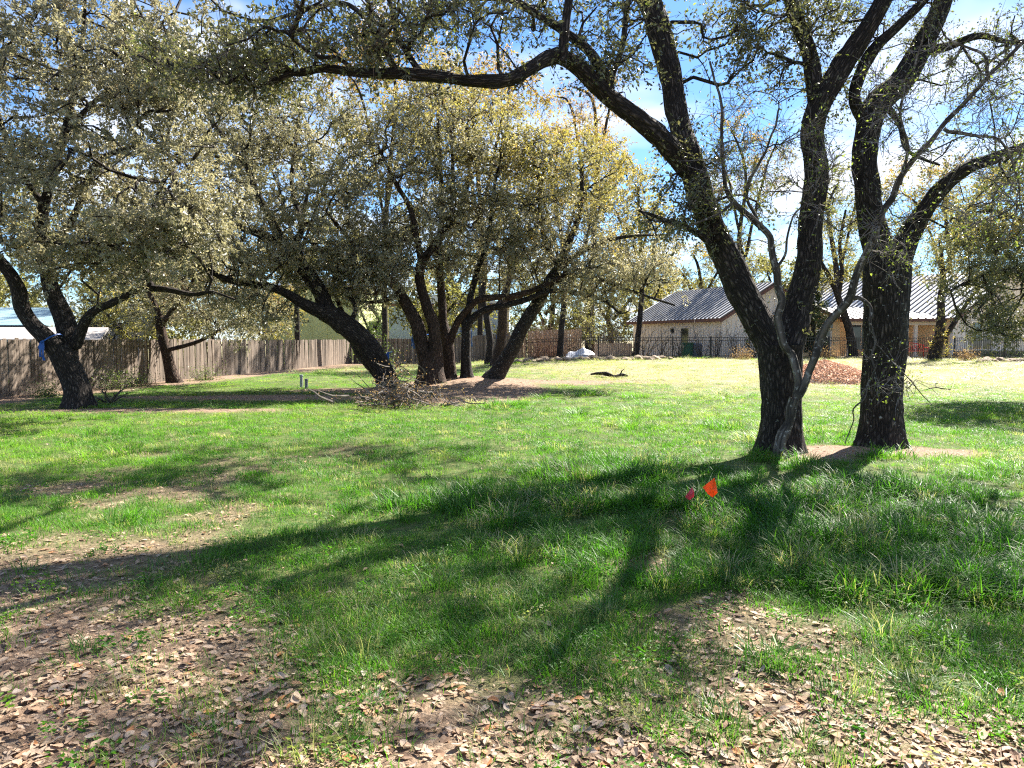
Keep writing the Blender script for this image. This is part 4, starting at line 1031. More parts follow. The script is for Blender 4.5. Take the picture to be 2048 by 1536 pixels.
# hip roof of the porch: front plane as sloping trapezoid of seam panels cut to the hip
ridge_y, ridge_z, n = py0 + 2.6, hz + 3.35, 15
pw = (px1 + 0.6 - e0.x) / n
proof = MB().add([(e0.x, e0.y, hz + 2.50), (px1 + 0.6, e0.y, hz + 2.50), (px1 - 2.0, ridge_y, ridge_z - 0.05), (e0.x + 0.2, ridge_y, ridge_z - 0.05)], [(0, 1, 2, 3)]).build('porch_roof', FASCIA, house)
for i in range(n):
    xa, xb = e0.x + i * pw, e0.x + (i + 1) * pw
    sh = -0.55
    def top(x):
        t = 1.0 if x < px1 - 2.0 else max(0.02, (px1 + 0.6 - x) / 2.6)
        return Vector((x + sh * t, e0.y + (ridge_y - e0.y) * t, hz + 2.53 + (ridge_z - hz - 2.53) * t))
    ta, tb = top(xa), top(xb)
    a0, b0 = Vector((xa, e0.y, hz + 2.53)), Vector((xb, e0.y, hz + 2.53))
    up_ = Vector((0, 0, 0.016))
    mb = MB().add([a0, b0, tb, ta, a0 + up_, b0 + up_, tb + up_, ta + up_], [(0, 3, 2, 1), (4, 5, 6, 7), (0, 1, 5, 4), (1, 2, 6, 5), (2, 3, 7, 6), (3, 0, 4, 7)])
    p = mb.build('roof_panel', PORCH_ROOF, proof)
    MB().tube([b0 + Vector((0, 0, 0.03)), tb + Vector((0, 0, 0.03))], 0.035, 4).build('seam', RIB_SHADE_M, p)
# porch windows and door in the back wall
pw1 = MB().box(23.6, 25.3, py1 - 0.03, py1 - 0.005, hz + 0.5, hz + 2.2).build('window', GLASS, house)
MB().box(23.5, 23.6, py1 - 0.06, py1 - 0.002, hz + 0.4, hz + 2.3).box(25.3, 25.4, py1 - 0.06, py1 - 0.002, hz + 0.4, hz + 2.3).box(23.6, 25.3, py1 - 0.06, py1 - 0.002, hz + 2.2, hz + 2.3).box(24.42, 24.48, py1 - 0.05, py1 - 0.031, hz + 0.5, hz + 2.2).build('frame', TRIM_CREAM, pw1)
# left gabled wing of the house behind the dark evergreen
lw = MB().add([(16.6, 47.6, hz), (21.7, 47.6, hz), (21.7, 47.6, hz + 2.5), (19.1, 47.6, hz + 3.55), (16.6, 47.6, hz + 2.5), (16.6, 47.8, hz), (21.7, 47.8, hz), (21.7, 47.8, hz + 2.5), (19.1, 47.8, hz + 3.55), (16.6, 47.8, hz + 2.5)],
              [(0, 1, 2, 3, 4), (9, 8, 7, 6, 5), (0, 5, 6, 1), (1, 6, 7, 2), (2, 7, 8, 3), (3, 8, 9, 4), (4, 9, 5, 0)]).build('gable_wall', WALL_TAN, house)
seam_roof(house, 'roof', (22.15, 47.1, hz + 2.40), (0, 7.0, 0), (-3.05, 0, 1.24), 16)
seam_roof(house, 'roof', (16.05, 47.1, hz + 2.40), (0, 7.0, 0), (3.05, 0, 1.24), 16)
MB().obox((22.15, 47.06, hz + 2.22), (-3.05, 0, 1.24), (0, 0.03, 0), (0, 0, 0.2)).build('barge_board', FASCIA, house)
dr = MB().box(20.25, 21.05, 47.56, 47.58, hz, hz + 1.75).build('door', GLASS, house)
MB().box(20.15, 20.25, 47.54, 47.59, hz, hz + 1.85).box(21.05, 21.15, 47.54, 47.59, hz, hz + 1.85).box(20.25, 21.05, 47.54, 47.59, hz + 1.75, hz + 1.85).build('frame', TRIM_CREAM, dr)
tw = MB().box(20.3, 21.2, 47.56, 47.58, hz + 1.95, hz + 2.2).build('window', GLASS, house)

# buildings behind the board fences
LIME = simple('lime_metal_wall', (0.56, 0.58, 0.28), (0.50, 0.53, 0.25), 1.0, 0.6, 0.03)
PBLUE = simple('pale_blue_metal_wall', (0.36, 0.45, 0.64), (0.32, 0.41, 0.60), 1.0, 0.5, 0.03)
DSEAM = simple('wall_seam', (0.28, 0.30, 0.18), (0.22, 0.24, 0.14), 4, 0.6, 0)
def shed(label, x0, x1, y0, y1, h, m, pitch=1.2, gable=1.0):
    root = empty('metal_building', ((x0 + x1) / 2, y0, 0), label, 'building')
    wall = MB().box(x0, x1, y0, y1, -0.2, h).build('wall', m, root)
    n = int((x1 - x0) / pitch)
    for i in range(n):
        MB().box(x0 + i * (x1 - x0) / n + 0.02, x0 + (i + 1) * (x1 - x0) / n - 0.02, y0 - 0.03, y0 - 0.001, 0.05, h - 0.05).build('panel', m, wall)
    MB().box(x1 + 0.001, x1 + 0.03, y0 + 0.05, y1 - 0.05, 0.05, h - 0.05).build('panel', m, wall)
    xm = (x0 + x1) / 2
    MB().box(x0 - .32, x1 + .32, y0 - .36, y0 - .31, h - .22, h + .02).build('gutter', FASCIA, root)
    MB().box(x0 - .04, x0 + .14, y0 - .07, y0 - .031, 0, h - .05).box(x1 - .14, x1 + .04, y0 - .07, y0 - .031, 0, h - .05).build('corner_trim', TRIM_CREAM, root)
    MB().add([(x0 - .3, y0 - .3, h), (x1 + .3, y0 - .3, h), (xm, y0 - .3, h + gable), (x0 - .3, y1 + .3, h), (x1 + .3, y1 + .3, h), (xm, y1 + .3, h + gable)],
             [(0, 1, 2), (5, 4, 3), (0, 2, 5, 3), (1, 4, 5, 2), (0, 3, 4, 1)]).build('roof', ROOF_M, root)
    return root
shed('lime green metal building standing behind the board fence', -20.5, -12.8, 60, 72, 6.2, LIME, 1.25)
shed('pale blue metal building standing behind the oak clump and shaded fence', -11.4, -0.3, 66, 80, 5.0, PBLUE, 2.2)
SHING = simple('pale_shingles', (0.30, 0.28, 0.27), (0.22, 0.20, 0.19), 8, 0.9, 0.2, 40)
BLUEROOF = simple('pale_blue_roof', (0.30, 0.42, 0.46), (0.24, 0.36, 0.4), 2, 0.45, 0.05, metallic=0.3)
nb = empty('house', (-24, 33, 0), 'neighbouring house with pale blue roof behind the left board fence', 'building')
MB().box(-32, -20.5, 31.5, 40, -0.2, 2.3).build('wall', simple('grey_siding', (0.25, 0.24, 0.24), None, 3), nb)
MB().add([(-32.5, 30.9, 2.35), (-20.0, 30.9, 2.35), (-21.5, 35.5, 3.3), (-32.5, 35.5, 3.3), (-32.5, 30.9, 2.2), (-20.0, 30.9, 2.2), (-21.5, 35.5, 3.15), (-32.5, 35.5, 3.15)],
         [(0, 1, 2, 3), (7, 6, 5, 4), (0, 4, 5, 1), (1, 5, 6, 2), (2, 6, 7, 3), (3, 7, 4, 0)]).build('roof', BLUEROOF, nb)
MB().box(-32.6, -19.9, 30.84, 30.92, 2.02, 2.32).build('fascia', simple('dark_fascia', (0.05, 0.045, 0.045)), nb)
MB().add([(-31, 26.0, 1.75), (-14.9, 26.0, 1.72), (-16.6, 29.6, 2.22), (-31, 29.6, 2.25), (-31, 26.0, 1.65), (-14.9, 26.0, 1.62), (-16.6, 29.6, 2.1), (-31, 29.6, 2.12)],
         [(0, 1, 2, 3), (7, 6, 5, 4), (0, 4, 5, 1), (1, 5, 6, 2), (2, 6, 7, 3), (3, 7, 4, 0)]).build('lean_to_roof', SHING, nb)
for x in (-30.5, -23.5, -16.0):
    MB().box(x, x + 0.12, 26.2, 26.32, -0.1, 1.66).build('lean_to_post', FASCIA, nb)

# ------------------------------------------------------------------ things by the house
RED = simple('red_painted_metal', (0.62, 0.085, 0.06), (0.52, 0.06, 0.045), 6, 0.4, 0.03)
bc = Vector((25.05, 44.75, g(25.05, 44.75)))
bench = empty('garden_bench', bc, 'red metal garden bench on the grass behind the black fence', 'bench')
W = 0.75
mb = MB()
for k in range(5): mb.box(bc.x - W, bc.x + W, bc.y - 0.22 + k * 0.1, bc.y - 0.14 + k * 0.1, bc.z + 0.43, bc.z + 0.46)
mb.build('seat', RED, bench)
bk = MB()
arc = [(bc.x - W + 2 * W * t, bc.y + 0.26, bc.z + 0.84 + 0.12 * sin(pi * t) ** 2) for t in np.linspace(0, 1, 15)]
bk.tube(arc, 0.028, 6); bk.tube([(bc.x - W, bc.y + 0.25, bc.z + 0.50), (bc.x + W, bc.y + 0.25, bc.z + 0.50)], 0.022, 6)
for k in range(6):
    cx = bc.x - W + 0.125 + k * 0.25
    bk.tube([(cx + 0.11 * cos(a), bc.y + 0.255, bc.z + 0.68 + 0.15 * sin(a)) for a in np.linspace(0, 2 * pi, 13)], 0.016, 5)
    bk.tube([(cx - 0.1, bc.y + 0.255, bc.z + 0.52), (cx + 0.1, bc.y + 0.255, bc.z + 0.84)], 0.012, 5)
bk.build('backrest', RED, bench)
for sx in (-1, 1):
    x = bc.x + sx * W
    MB().tube([(x, bc.y - 0.24, bc.z), (x, bc.y - 0.22, bc.z + 0.45), (x, bc.y - 0.22, bc.z + 0.64)], 0.025, 6).build('leg', RED, bench)
    MB().tube([(x, bc.y + 0.3, bc.z), (x, bc.y + 0.22, bc.z + 0.45), (x, bc.y + 0.27, bc.z + 0.86)], 0.025, 6).build('leg', RED, bench)
    MB().tube([(x, bc.y - 0.26, bc.z + 0.60), (x, bc.y - 0.25, bc.z + 0.66), (x, bc.y, bc.z + 0.67), (x, bc.y + 0.25, bc.z + 0.68)], 0.028, 6).build('armrest', RED, bench)

# utility pole
pp = Vector((7.2, 64.0, g(7.2, 64)))
pole = empty('utility_pole', pp, 'brown wooden utility pole rising among the bare bushes', 'pole')
MB().tube([pp - UP * 0.3, pp + UP * 3, pp + UP * 7.5], [0.15, 0.13, 0.11], 10).build('shaft', simple('pole_wood', (0.22, 0.12, 0.08), (0.13, 0.07, 0.05), 4, 0.9, 0.2, 20, (6, 6, 0.6)), pole, True)
MB().box(pp.x - 0.9, pp.x + 0.9, pp.y - 0.18, pp.y - 0.1, pp.z + 6.9, pp.z + 7.02).build('crossarm', FASCIA, pole)

# green utility box, low tan panel and white tarp behind the black fence
def rounded_box(name, label, cat, c, sx, sy, sz, m, lid=None):
    root = empty(name, c, label, cat)
    mb = MB(); n = 16
    prof = [(0.9, 0), (1.0, 0.04), (1.0, 0.86), (0.93, 0.95), (0.80, 1.0)]
    vs_, fs = [], []
    for (k, z) in prof:
        for i in range(n):
            a = 2 * pi * i / n
            q = (abs(cos(a)) ** 5 + abs(sin(a)) ** 5) ** (-1 / 5)
            vs_.append((c.x + sx / 2 * k * q * cos(a), c.y + sy / 2 * k * q * sin(a), c.z + sz * z))
    for r in range(len(prof) - 1):
        for i in range(n):
            fs.append((r * n + i, r * n + (i + 1) % n, (r + 1) * n + (i + 1) % n, (r + 1) * n + i))
    fs.append(tuple(range(len(vs_) - n, len(vs_))))
    mb.add(vs_, fs).build('body', m, root, False)
    if lid: MB().box(c.x - sx * .52, c.x + sx * .52, c.y - sy * .52, c.y + sy * .52, c.z + sz, c.z + sz + 0.07).build('lid', lid, root)
    return root
GREENP = simple('green_plastic', (0.02, 0.10, 0.055), (0.015, 0.075, 0.04), 4, 0.5, 0.03)
c = Vector((11.3, 46.4, g(11.3, 46.4))); rounded_box('trash_bin', 'dark green bin standing against the barn by its narrow door', 'bin', c, 0.72, 0.7, 0.9, GREENP, GREENP)
c = Vector((12.0, 46.6, g(12.0, 46.6))); rounded_box('utility_cabinet', 'blue-grey cabinet beside the dark green bin', 'cabinet', c, 0.6, 0.4, 0.95, simple('bluegrey_paint', (0.22, 0.25, 0.31), None, 4, 0.5, 0.02))
board_fence('low_board_fence', 'low orange-tan board fence right of the white tarp', (5.6, 48.4, 0), (8.2, 48.2, 0), 0.95, PICKET_TAN)
tn, tm = 22, 12
tv, tf = [], []
for j in range(tm):
    for i in range(tn):
        x, y = 3.5 + 2.1 * i / (tn - 1), 47.0 + 1.0 * j / (tm - 1)
        e = sin(pi * i / (tn - 1)) ** 0.5 * sin(pi * j / (tm - 1)) ** 0.6
        tv.append((x, y, g(x, y) - 0.02 + e * (0.42 + 0.5 * (float(vnoise(i / 3.1, j / 2.3, 0, 4)) - 0.4))))
for j in range(tm - 1):
    for i in range(tn - 1): tf.append((j * tn + i, j * tn + i + 1, (j + 1) * tn + i + 1, (j + 1) * tn + i))
tag(MB().add(tv, tf).build('tarp', simple('white_tarp', (0.74, 0.76, 0.82), (0.60, 0.63, 0.70), 3, 0.5, 0.2, 8), None, True), 'crumpled white tarp lying behind the black fence by the bare bushes', 'tarp')

# limestone rocks edging the bed in front of the black fence
def rock_mesh(seed, m):
    import bmesh
    bm = bmesh.new(); bmesh.ops.create_icosphere(bm, subdivisions=2, radius=0.5)
    for v in bm.verts:
        n = v.co.normalized()
        k = 0.62 + 0.75 * float(vnoise(n.x * 1.6 + seed * 3, n.y * 1.6, n.z * 1.6, seed))
        v.co = Vector((v.co.x * k * 1.3, v.co.y * k, v.co.z * k * 0.62))
    me = bpy.data.meshes.new('rock'); bm.to_mesh(me); bm.free(); me.materials.append(m); return me
ROCKS = [rock_mesh(i, STONE) for i in range(5)]
def rock(p, s, label, group, k):
    o = link('limestone_rock', ROCKS[k % 5]); o.location = (p.x, p.y, g(p.x, p.y) + 0.10 * s); o.scale = (s, s, s * RNG.uniform(.8, 1.3)); o.rotation_euler = (RNG.normal() * .15, RNG.normal() * .15, RNG.uniform(0, 6))
    tag(o, label, 'rock', group)
for k in range(34):
    u = 1040 + k * 9 + RNG.uniform(-4, 4); y = 42.5 + RNG.normal() * 0.5
    rock(Vector(((u - 1024) / F * y, y, 0)), RNG.uniform(0.28, 0.6), 'rough tan limestone rock in the row below the barn fence', 'rocks edging the bed in front of the barn', k)
for k in range(16):
    u = 1955 + k * 8 + RNG.uniform(-5, 5); y = 40.3 + RNG.normal() * 0.6
    rock(Vector(((u - 1024) / F * y, y, 0)), RNG.uniform(0.3, 0.65), 'rough tan limestone rock in the row at the far right edge', 'rocks at the far right', k)

# shrubs
def shrub(name, label, p, h, w, nst, m_stem, leaf=None, nl=0, ls=0.06, seed=0, group=None, spread=0.5, sr=0.012):
    rng = np.random.default_rng(seed)
    p = Vector((p[0], p[1], g(p[0], p[1])))
    root = empty(name, p, label, 'shrub', group)
    mb = MB(); tips = []
    for k in range(nst):
        a = rng.uniform(0, 2 * pi); lean = rng.uniform(0.05, spread)
        hh = h * rng.uniform(0.6, 1.05)
        d = Vector((cos(a) * lean * w / h * 1.6, sin(a) * lean * w / h * 1.6, 1))
        q = p + Vector((rng.normal() * .06 * w, rng.normal() * .06 * w, -0.05)); pts = [q]
        for s_ in range(4):
            d = (d + Vector((rng.normal(), rng.normal(), rng.normal())) * 0.14).normalized(); q = q + d * hh / 4; pts.append(q)
        mb.tube(pts, [sr, sr * .9, sr * .75, sr * .55, sr * .3], 4, False)
        tips += pts[1:]
        for b in range(5):
            i = int(rng.integers(1, 5)); d2 = (d + Vector((rng.normal(), rng.normal(), rng.normal() * .4 + .2)) * 0.7).normalized()
            e = pts[i] + d2 * hh * rng.uniform(.15, .35)
            mb.tube([pts[i], (pts[i] + e) / 2 + Vector(rng.normal(size=3)) * .03, e], [sr * .5, sr * .4, sr * .2], 3, False)
            tips += [e, (pts[i] + e) / 2]
    o = mb.build('stems', m_stem, root); o['kind'] = 'stuff'
    if leaf is not None and nl:
        t = np.array([tuple(x) for x in tips])
        c = t[rng.integers(len(t), size=nl)] + rng.normal(size=(nl, 3)) * 0.12 * w
        c[:, 2] = np.maximum(c[:, 2], p.z + 0.02)
        V, Q = leaf_quads(c, unit(rng.normal(size=(nl, 3))), ls * rng.uniform(.6, 1.3, nl), rng)
        lo = link('foliage', np_mesh('foliage', V - np.array(p), Q, None, leaf, False, attrs={'tint': np.repeat(rng.random(nl), 4)}), root)
    return root
BARE = 'bare shrubs in front of the barn wall'
TWIG_RED = simple('reddish_twigs', (0.26, 0.15, 0.11), (0.14, 0.08, 0.06), 5, 0.9, 0)
for i, (u, h) in enumerate([(1288, 2.4), (1322, 2.2), (1358, 1.9), (1402, 2.3), (1432, 2.3), (1468, 2.1)]):
    Y = 45.6 + 0.3 * (i % 2) - 0.25 * i * 0.2
    shrub('bare_shrub', ['leafless shrub at the left end of the barn wall', 'leafless shrub second from the left along the barn wall', 'leafless shrub just left of the barn door', 'leafless shrub right of the dark green bin', 'leafless shrub near the right corner of the barn wall', 'leafless shrub in front of the barn gable wall'][i],
          ((u - 1024) / F * Y, Y), h, 1.5, 9, TWIG, seed=200 + i, group=BARE, spread=0.6, sr=0.022)
for i, (u, Y, h) in enumerate([(1075, 47.8, 2.2), (1105, 48.5, 2.6), (1150, 49, 2.8), (1205, 49.5, 2.9), (1240, 49.6, 2.6)]):
    shrub('twiggy_bush', ['reddish twiggy bush beside the lighter tan fence', 'tall reddish twiggy bush in front of the tan fence', 'twiggy brown bush behind the white tarp', 'twiggy brown bush beside the utility pole', 'twiggy brown bush left of the barn corner'][i],
          ((u - 1024) / F * Y, Y), h, 2.6, 34, TWIG_RED if i < 2 else TWIG, LEAF_DRYBUSH, 260, 0.06, 220 + i, 'twiggy bushes behind the black fence', 0.7, 0.016)
for i, (u, Y, h, w, lf, lab) in enumerate([(1935, 41.8, 0.75, 1.6, LEAF_DRYBUSH, 'dry reddish bush at the foot of the house gable wall'), (1650, 43.2, 0.8, 1.5, LEAF_DRYBUSH, 'dry brown bush behind the mulch pile'),
        (1975, 44.6, 0.7, 2.6, LEAF_GREENBUSH, 'low green hedge bush below the house window'), (2035, 44.6, 0.7, 2.6, LEAF_GREENBUSH, 'low green hedge bush at the far right edge'),
        (1485, 43.0, 0.8, 1.6, LEAF_DRYBUSH, 'brown bush at the right end of the barn fence'), (1505, 44.9, 2.0, 1.3, LEAF_CEDAR, 'dark evergreen bush between barn and forking oak'),
        (230, 24.5, 0.8, 1.5, LEAF_GREENBUSH, 'leafy green weeds at the fence beside the stout leaning oak'), (275, 26, 0.7, 1.6, LEAF_GREENBUSH, 'leafy green weeds by the fence next to the slim oak'), (410, 30, 0.7, 1.6, LEAF_GREENBUSH, 'leafy weeds at the fence right of the slim oak'),
        (90, 21.4, 0.45, 1.4, LEAF_GREENBUSH, 'small weeds at the fence foot in far left shade'), (770, 40, 1.6, 1.6, LEAF_GREENBUSH, 'bright green bush behind the leaning oak trunk')]):
    shrub('bush', lab, ((u - 1024) / F * Y, Y), h, w, 16, TWIG, lf, 900, 0.085 if Y > 35 else 0.06, 240 + i, None, 0.8)

# dark evergreen behind the forking oak
tree('evergreen_tree', 'dark green evergreen between the forking oak and the house', (1628, 712), [
    [(1628, 712, 0, 10), (1626, 640, 0, 8), (1624, 560, 0, 5), (1622, 520, 0, 2)],
], [(1626, 670, 34, 34, 0, 1.2, 40), (1624, 620, 34, 34, 0, 1.2, 46), (1622, 570, 28, 36, 0, 1, 34)], leaf=LEAF_CEDAR, twigs=8, lpt=12, lsize=0.11, tlen=0.5, sides=8, step=0.3, ridge=0, seed=61, attach_min=0.2, Y0=45.3)

# ------------------------------------------------------------------ things on the lawn
BLUE = simple('blue_ribbon', (0.02, 0.10, 0.36), (0.015, 0.07, 0.27), 8, 0.4, 0.05)
def ribbon(u, v, Y, wpx, tilt, label, tail=0.5, side=0.0):
    c = P(u, v, Y); r = wpx / 2 / F * Y + 0.03
    root = empty('ribbon', c, label, 'ribbon', 'blue ribbons tied round trunks')
    ax = Vector((sin(tilt), 0, cos(tilt))); a = Vector((cos(tilt), 0, -sin(tilt))); b = Vector((0, 1, 0))
    vs_, fs = [], []
    for i in range(24):
        th = 2 * pi * i / 24; d = a * cos(th) + b * sin(th)
        for (dr, dz) in ((0, -.016), (0.006, -.016), (0.006, .016), (0, .016)): vs_.append(c + d * (r + dr) + ax * dz)
    for i in range(24):
        for k in range(4): fs.append((i * 4 + k, ((i + 1) % 24) * 4 + k, ((i + 1) % 24) * 4 + (k + 1) % 4, i * 4 + (k + 1) % 4))
    MB().add(vs_, fs).build('band', BLUE, root)
    k0 = c + a * r * side - b * r * sqrt(max(0.05, 1 - side * side)) * 1.02
    MB().tube([k0 + a * -.05, k0 - b * .03, k0 + a * .05], [.015, .035, .015], 6).build('knot', BLUE, root)
    for s_ in (-1, 1):
        q = MB(); pts = [k0 - b * 0.02 + Vector((s_ * 0.02 + s_ * 0.05 * t * tail, -0.03 * sin(3 * t), -tail * t * (1 if s_ > 0 else .8))) for t in np.linspace(0, 1, 7)]
        v_ = []
        for i, p in enumerate(pts):
            ww = 0.03 * (1 + 0.3 * sin(i * 1.3)); v_ += [p + Vector((-ww, 0, 0)), p + Vector((ww, .01 * sin(i), 0)), p + Vector((ww, .01 * sin(i) + .004, 0)), p + Vector((-ww, .004, 0))]
        f_ = [(i * 4 + k, i * 4 + (k + 1) % 4, i * 4 + 4 + (k + 1) % 4, i * 4 + 4 + k) for i in range(6) for k in range(4)] + [(0, 3, 2, 1), (24, 25, 26, 27)]
        q.add(v_, f_).build('tail', BLUE, root)
ribbon(101, 684, 17.95, 44, -0.7, 'blue ribbon hanging from the stout leaning oak by the left fence', .45, 0.0)
ribbon(762, 715, 25.4, 46, -0.5, 'blue ribbon on the oak beside the brush pile', .4, 0.75)
ribbon(841, 672, 28.7, 30, -0.2, 'blue ribbon on the double-trunked oak of the clump', .45, -0.85)
ribbon(932, 662, 32.4, 20, 0, 'blue ribbon on the dark oak in the middle of the clump', .7, 0.85)
ribbon(1040, 660, 32.4, 28, 0.5, 'blue ribbon on the oak leaning right at the clump edge', .2, -0.6)
ribbon(1003, 671, 44.0, 20, 0, 'blue ribbon on the brown trunk behind the clump', .5, -0.8)

# survey flags
def flag(u, v0, v1, poly, label, m):
    """poly = photo outline of the cloth around its wire; the cloth gets real thickness and a bend"""
    b = G(u, v1); Y = b.y
    root = empty('survey_flag', b, label, 'flag')
    top = P(u, v0, Y)
    MB().tube([b - UP * 0.1, b + (top - b) * .5 + Vector((.004, 0, 0)), top + UP * 0.012], 0.0022, 6).build('stake', simple('flag_wire', (0.12, 0.12, 0.12), None, 5, 0.4, 0, metallic=.7), root)
    pts = [P(x, y, Y) for x, y in poly]
    for p in pts: p.y += -0.30 * (p.x - top.x) + 0.012 * sin(p.z * 40)
    c = sum(pts, Vector()) / len(pts); c.y -= 0.012
    n = len(pts); th = Vector((0.0006, -0.0012, 0))
    vs_ = pts + [c] + [p + th for p in pts] + [c + th]
    fs = [(i, (i + 1) % n, n) for i in range(n)] + [(n + 1 + (i + 1) % n, n + 1 + i, 2 * n + 1) for i in range(n)] + [((i + 1) % n, i, n + 1 + i, n + 1 + (i + 1) % n) for i in range(n)]
    MB().add(vs_, fs).build('cloth', m, root)
def flag_mat(name, c):
    m, n, l, b_ = mat(name)
    b_.inputs['Base Color'].default_value = (*c, 1); b_.inputs['Roughness'].default_value = 0.5
    nz = n.new('ShaderNodeTexNoise'); nz.inputs['Scale'].default_value = 30
    bp = n.new('ShaderNodeBump'); bp.inputs['Strength'].default_value = 0.15; l.new(nz.outputs['Fac'], bp.inputs['Height']); l.new(bp.outputs[0], b_.inputs['Normal'])
    tr = n.new('ShaderNodeBsdfTranslucent'); tr.inputs['Color'].default_value = (*c, 1)
    mx = n.new('ShaderNodeMixShader'); mx.inputs[0].default_value = 0.45
    l.new(b_.outputs[0], mx.inputs[1]); l.new(tr.outputs[0], mx.inputs[2]); l.new(mx.outputs[0], n['Material Output'].inputs['Surface'])
    return m
flag(1427, 954, 1046, [(1428, 955), (1407, 976), (1416, 988), (1425, 995), (1434, 984), (1432, 968)], 'orange survey flag standing in the lawn grass', flag_mat('orange_flag', (0.85, 0.17, 0.015)))
flag(1383, 974, 1040, [(1384, 974), (1377, 984), (1371, 995), (1380, 1001), (1388, 993), (1387, 982)], 'pink survey flag in the grass, smaller than the orange one', flag_mat('pink_flag', (0.85, 0.12, 0.16)))

# mulch pile
def chips(n, fn, parent, m, L=0.09, seed=0):
    rng = np.random.default_rng(seed)
    c = fn(rng, n)
    d = unit(rng.normal(size=(n, 3)) * np.array([1, 1, .35])); s = unit(np.cross(d, rng.normal(size=(n, 3)))); t = np.cross(d, s)
    l = (L * rng.uniform(.4, 1.2, n))[:, None]; w = (L * .28 * rng.uniform(.5, 1.2, n))[:, None]; h = w * .35
    V = np.stack([c + sx * d * l / 2 + sy * s * w / 2 + sz * t * h / 2 for sz in (-1, 1) for (sx, sy) in ((-1, -1), (1, -1), (1, 1), (-1, 1))], 1)
    base = (np.arange(n) * 8)[:, None, None]
    q = np.array([[0, 3, 2, 1], [4, 5, 6, 7], [0, 1, 5, 4], [1, 2, 6, 5], [2, 3, 7, 6], [3, 0, 4, 7]])
    off = np.array(wloc(parent))
    o = link('wood_chips', np_mesh('wood_chips', V.reshape(-1, 3) - off, (base + q[None]).reshape(-1, 4), None, m), parent); o['kind'] = 'stuff'
MULCH_RED = simple('red_mulch', (0.74, 0.48, 0.33), (0.46, 0.26, 0.16), 9, 0.9, 0.4, 30)
MULCH_CHIP = simple('red_mulch_chips', (0.82, 0.58, 0.42), (0.46, 0.25, 0.15), 16, 0.85, 0.05, 30)
mc = G(1680, 768); mc = Vector((mc.x, mc.y + 1.3, 0)); mc.z = g(mc.x, mc.y)
def pile_h(x, y):
    r = np.sqrt(((x - mc.x) / 1.95) ** 2 + ((y - mc.y) / 1.8) ** 2)
    h = 0.84 * np.clip(1 - r, 0, 1) ** 0.7
    return (h + 0.22 * (fbm(x / .5, y / .5, 91, 3) - .45) * np.clip(1.15 - r, 0, 1)) * S(1.12, 0.9, r)
mp = empty('mulch_pile', mc, 'heap of reddish wood mulch on the lawn between the two big oaks', 'mulch pile')
ax = np.linspace(-2.1, 2.1, 60); MX, MY = np.meshgrid(ax + mc.x, ax + mc.y)
MZ = gz(MX, MY) + pile_h(MX, MY) - 0.03
ii = np.arange(3600).reshape(60, 60)
link('mound', np_mesh('mound', np.stack([MX, MY, MZ], -1).reshape(-1, 3) - np.array(mc), np.stack([ii[:-1, :-1], ii[:-1, 1:], ii[1:, 1:], ii[1:, :-1]], -1).reshape(-1, 4), None, MULCH_RED, True), mp)
def pf(rng, n):
    a = rng.uniform(0, 2 * pi, n); r = np.sqrt(rng.random(n)) * 1.12
    x, y = mc.x + 1.8 * r * np.cos(a), mc.y + 1.75 * r * np.sin(a)
    return np.stack([x, y, gz(x, y) + pile_h(x, y) + 0.0], -1)
chips(5200, pf, mp, MULCH_CHIP, 0.11, 5)

# brush pile of cut branches
bpos = G(800, 815)
brush = empty('brush_pile', bpos, 'tangled pile of cut grey branches at the foot of the leaning oak', 'brush pile')
rng = np.random.default_rng(77)
mb = MB(); lc, ldr = [], []
for k in range(170):
    q = bpos + Vector((rng.normal() * 0.6, rng.normal() * 0.5, 0.0)); q.z = g(q.x, q.y) + abs(rng.normal()) * 0.5 * max(0.1, 1 - abs(q.x - bpos.x) / 2)
    a = rng.uniform(0, 2 * pi); d = Vector((cos(a), sin(a) * .7, rng.uniform(-.15, .55))).normalized()
    L = rng.uniform(.35, .9); pts = [q]
    for s_ in range(4):
        d = (d + Vector(rng.normal(size=3)) * .28).normalized(); q = q + d * L / 4
        q.z = max(q.z, g(q.x, q.y) + 0.02); pts.append(q.copy()); lc.append(tuple(q)); ldr.append(tuple(d))
    r0 = rng.choice([.008, .012, .02]) if k > 14 else .035
    mb.tube(pts, [r0, r0 * .9, r0 * .75, r0 * .5, r0 * .3], 4, False)
o = mb.build('sticks', simple('dead_branch_wood', (0.20, 0.17, 0.145), (0.06, 0.048, 0.04), 6, 0.9, 0.1), brush); o['kind'] = 'stuff'
lc = np.repeat(np.array(lc), 2, 0) + rng.normal(size=(len(lc) * 2, 3)) * .07
V, Q = leaf_quads(lc, unit(rng.normal(size=lc.shape)), .06 * rng.uniform(.6, 1.2, len(lc)), rng)
link('dead_leaves', np_mesh('dead_leaves', V - np.array(bpos), Q, None, LEAF_DRYBUSH, attrs={'tint': np.repeat(rng.random(len(lc)), 4)}), brush)['kind'] = 'stuff'

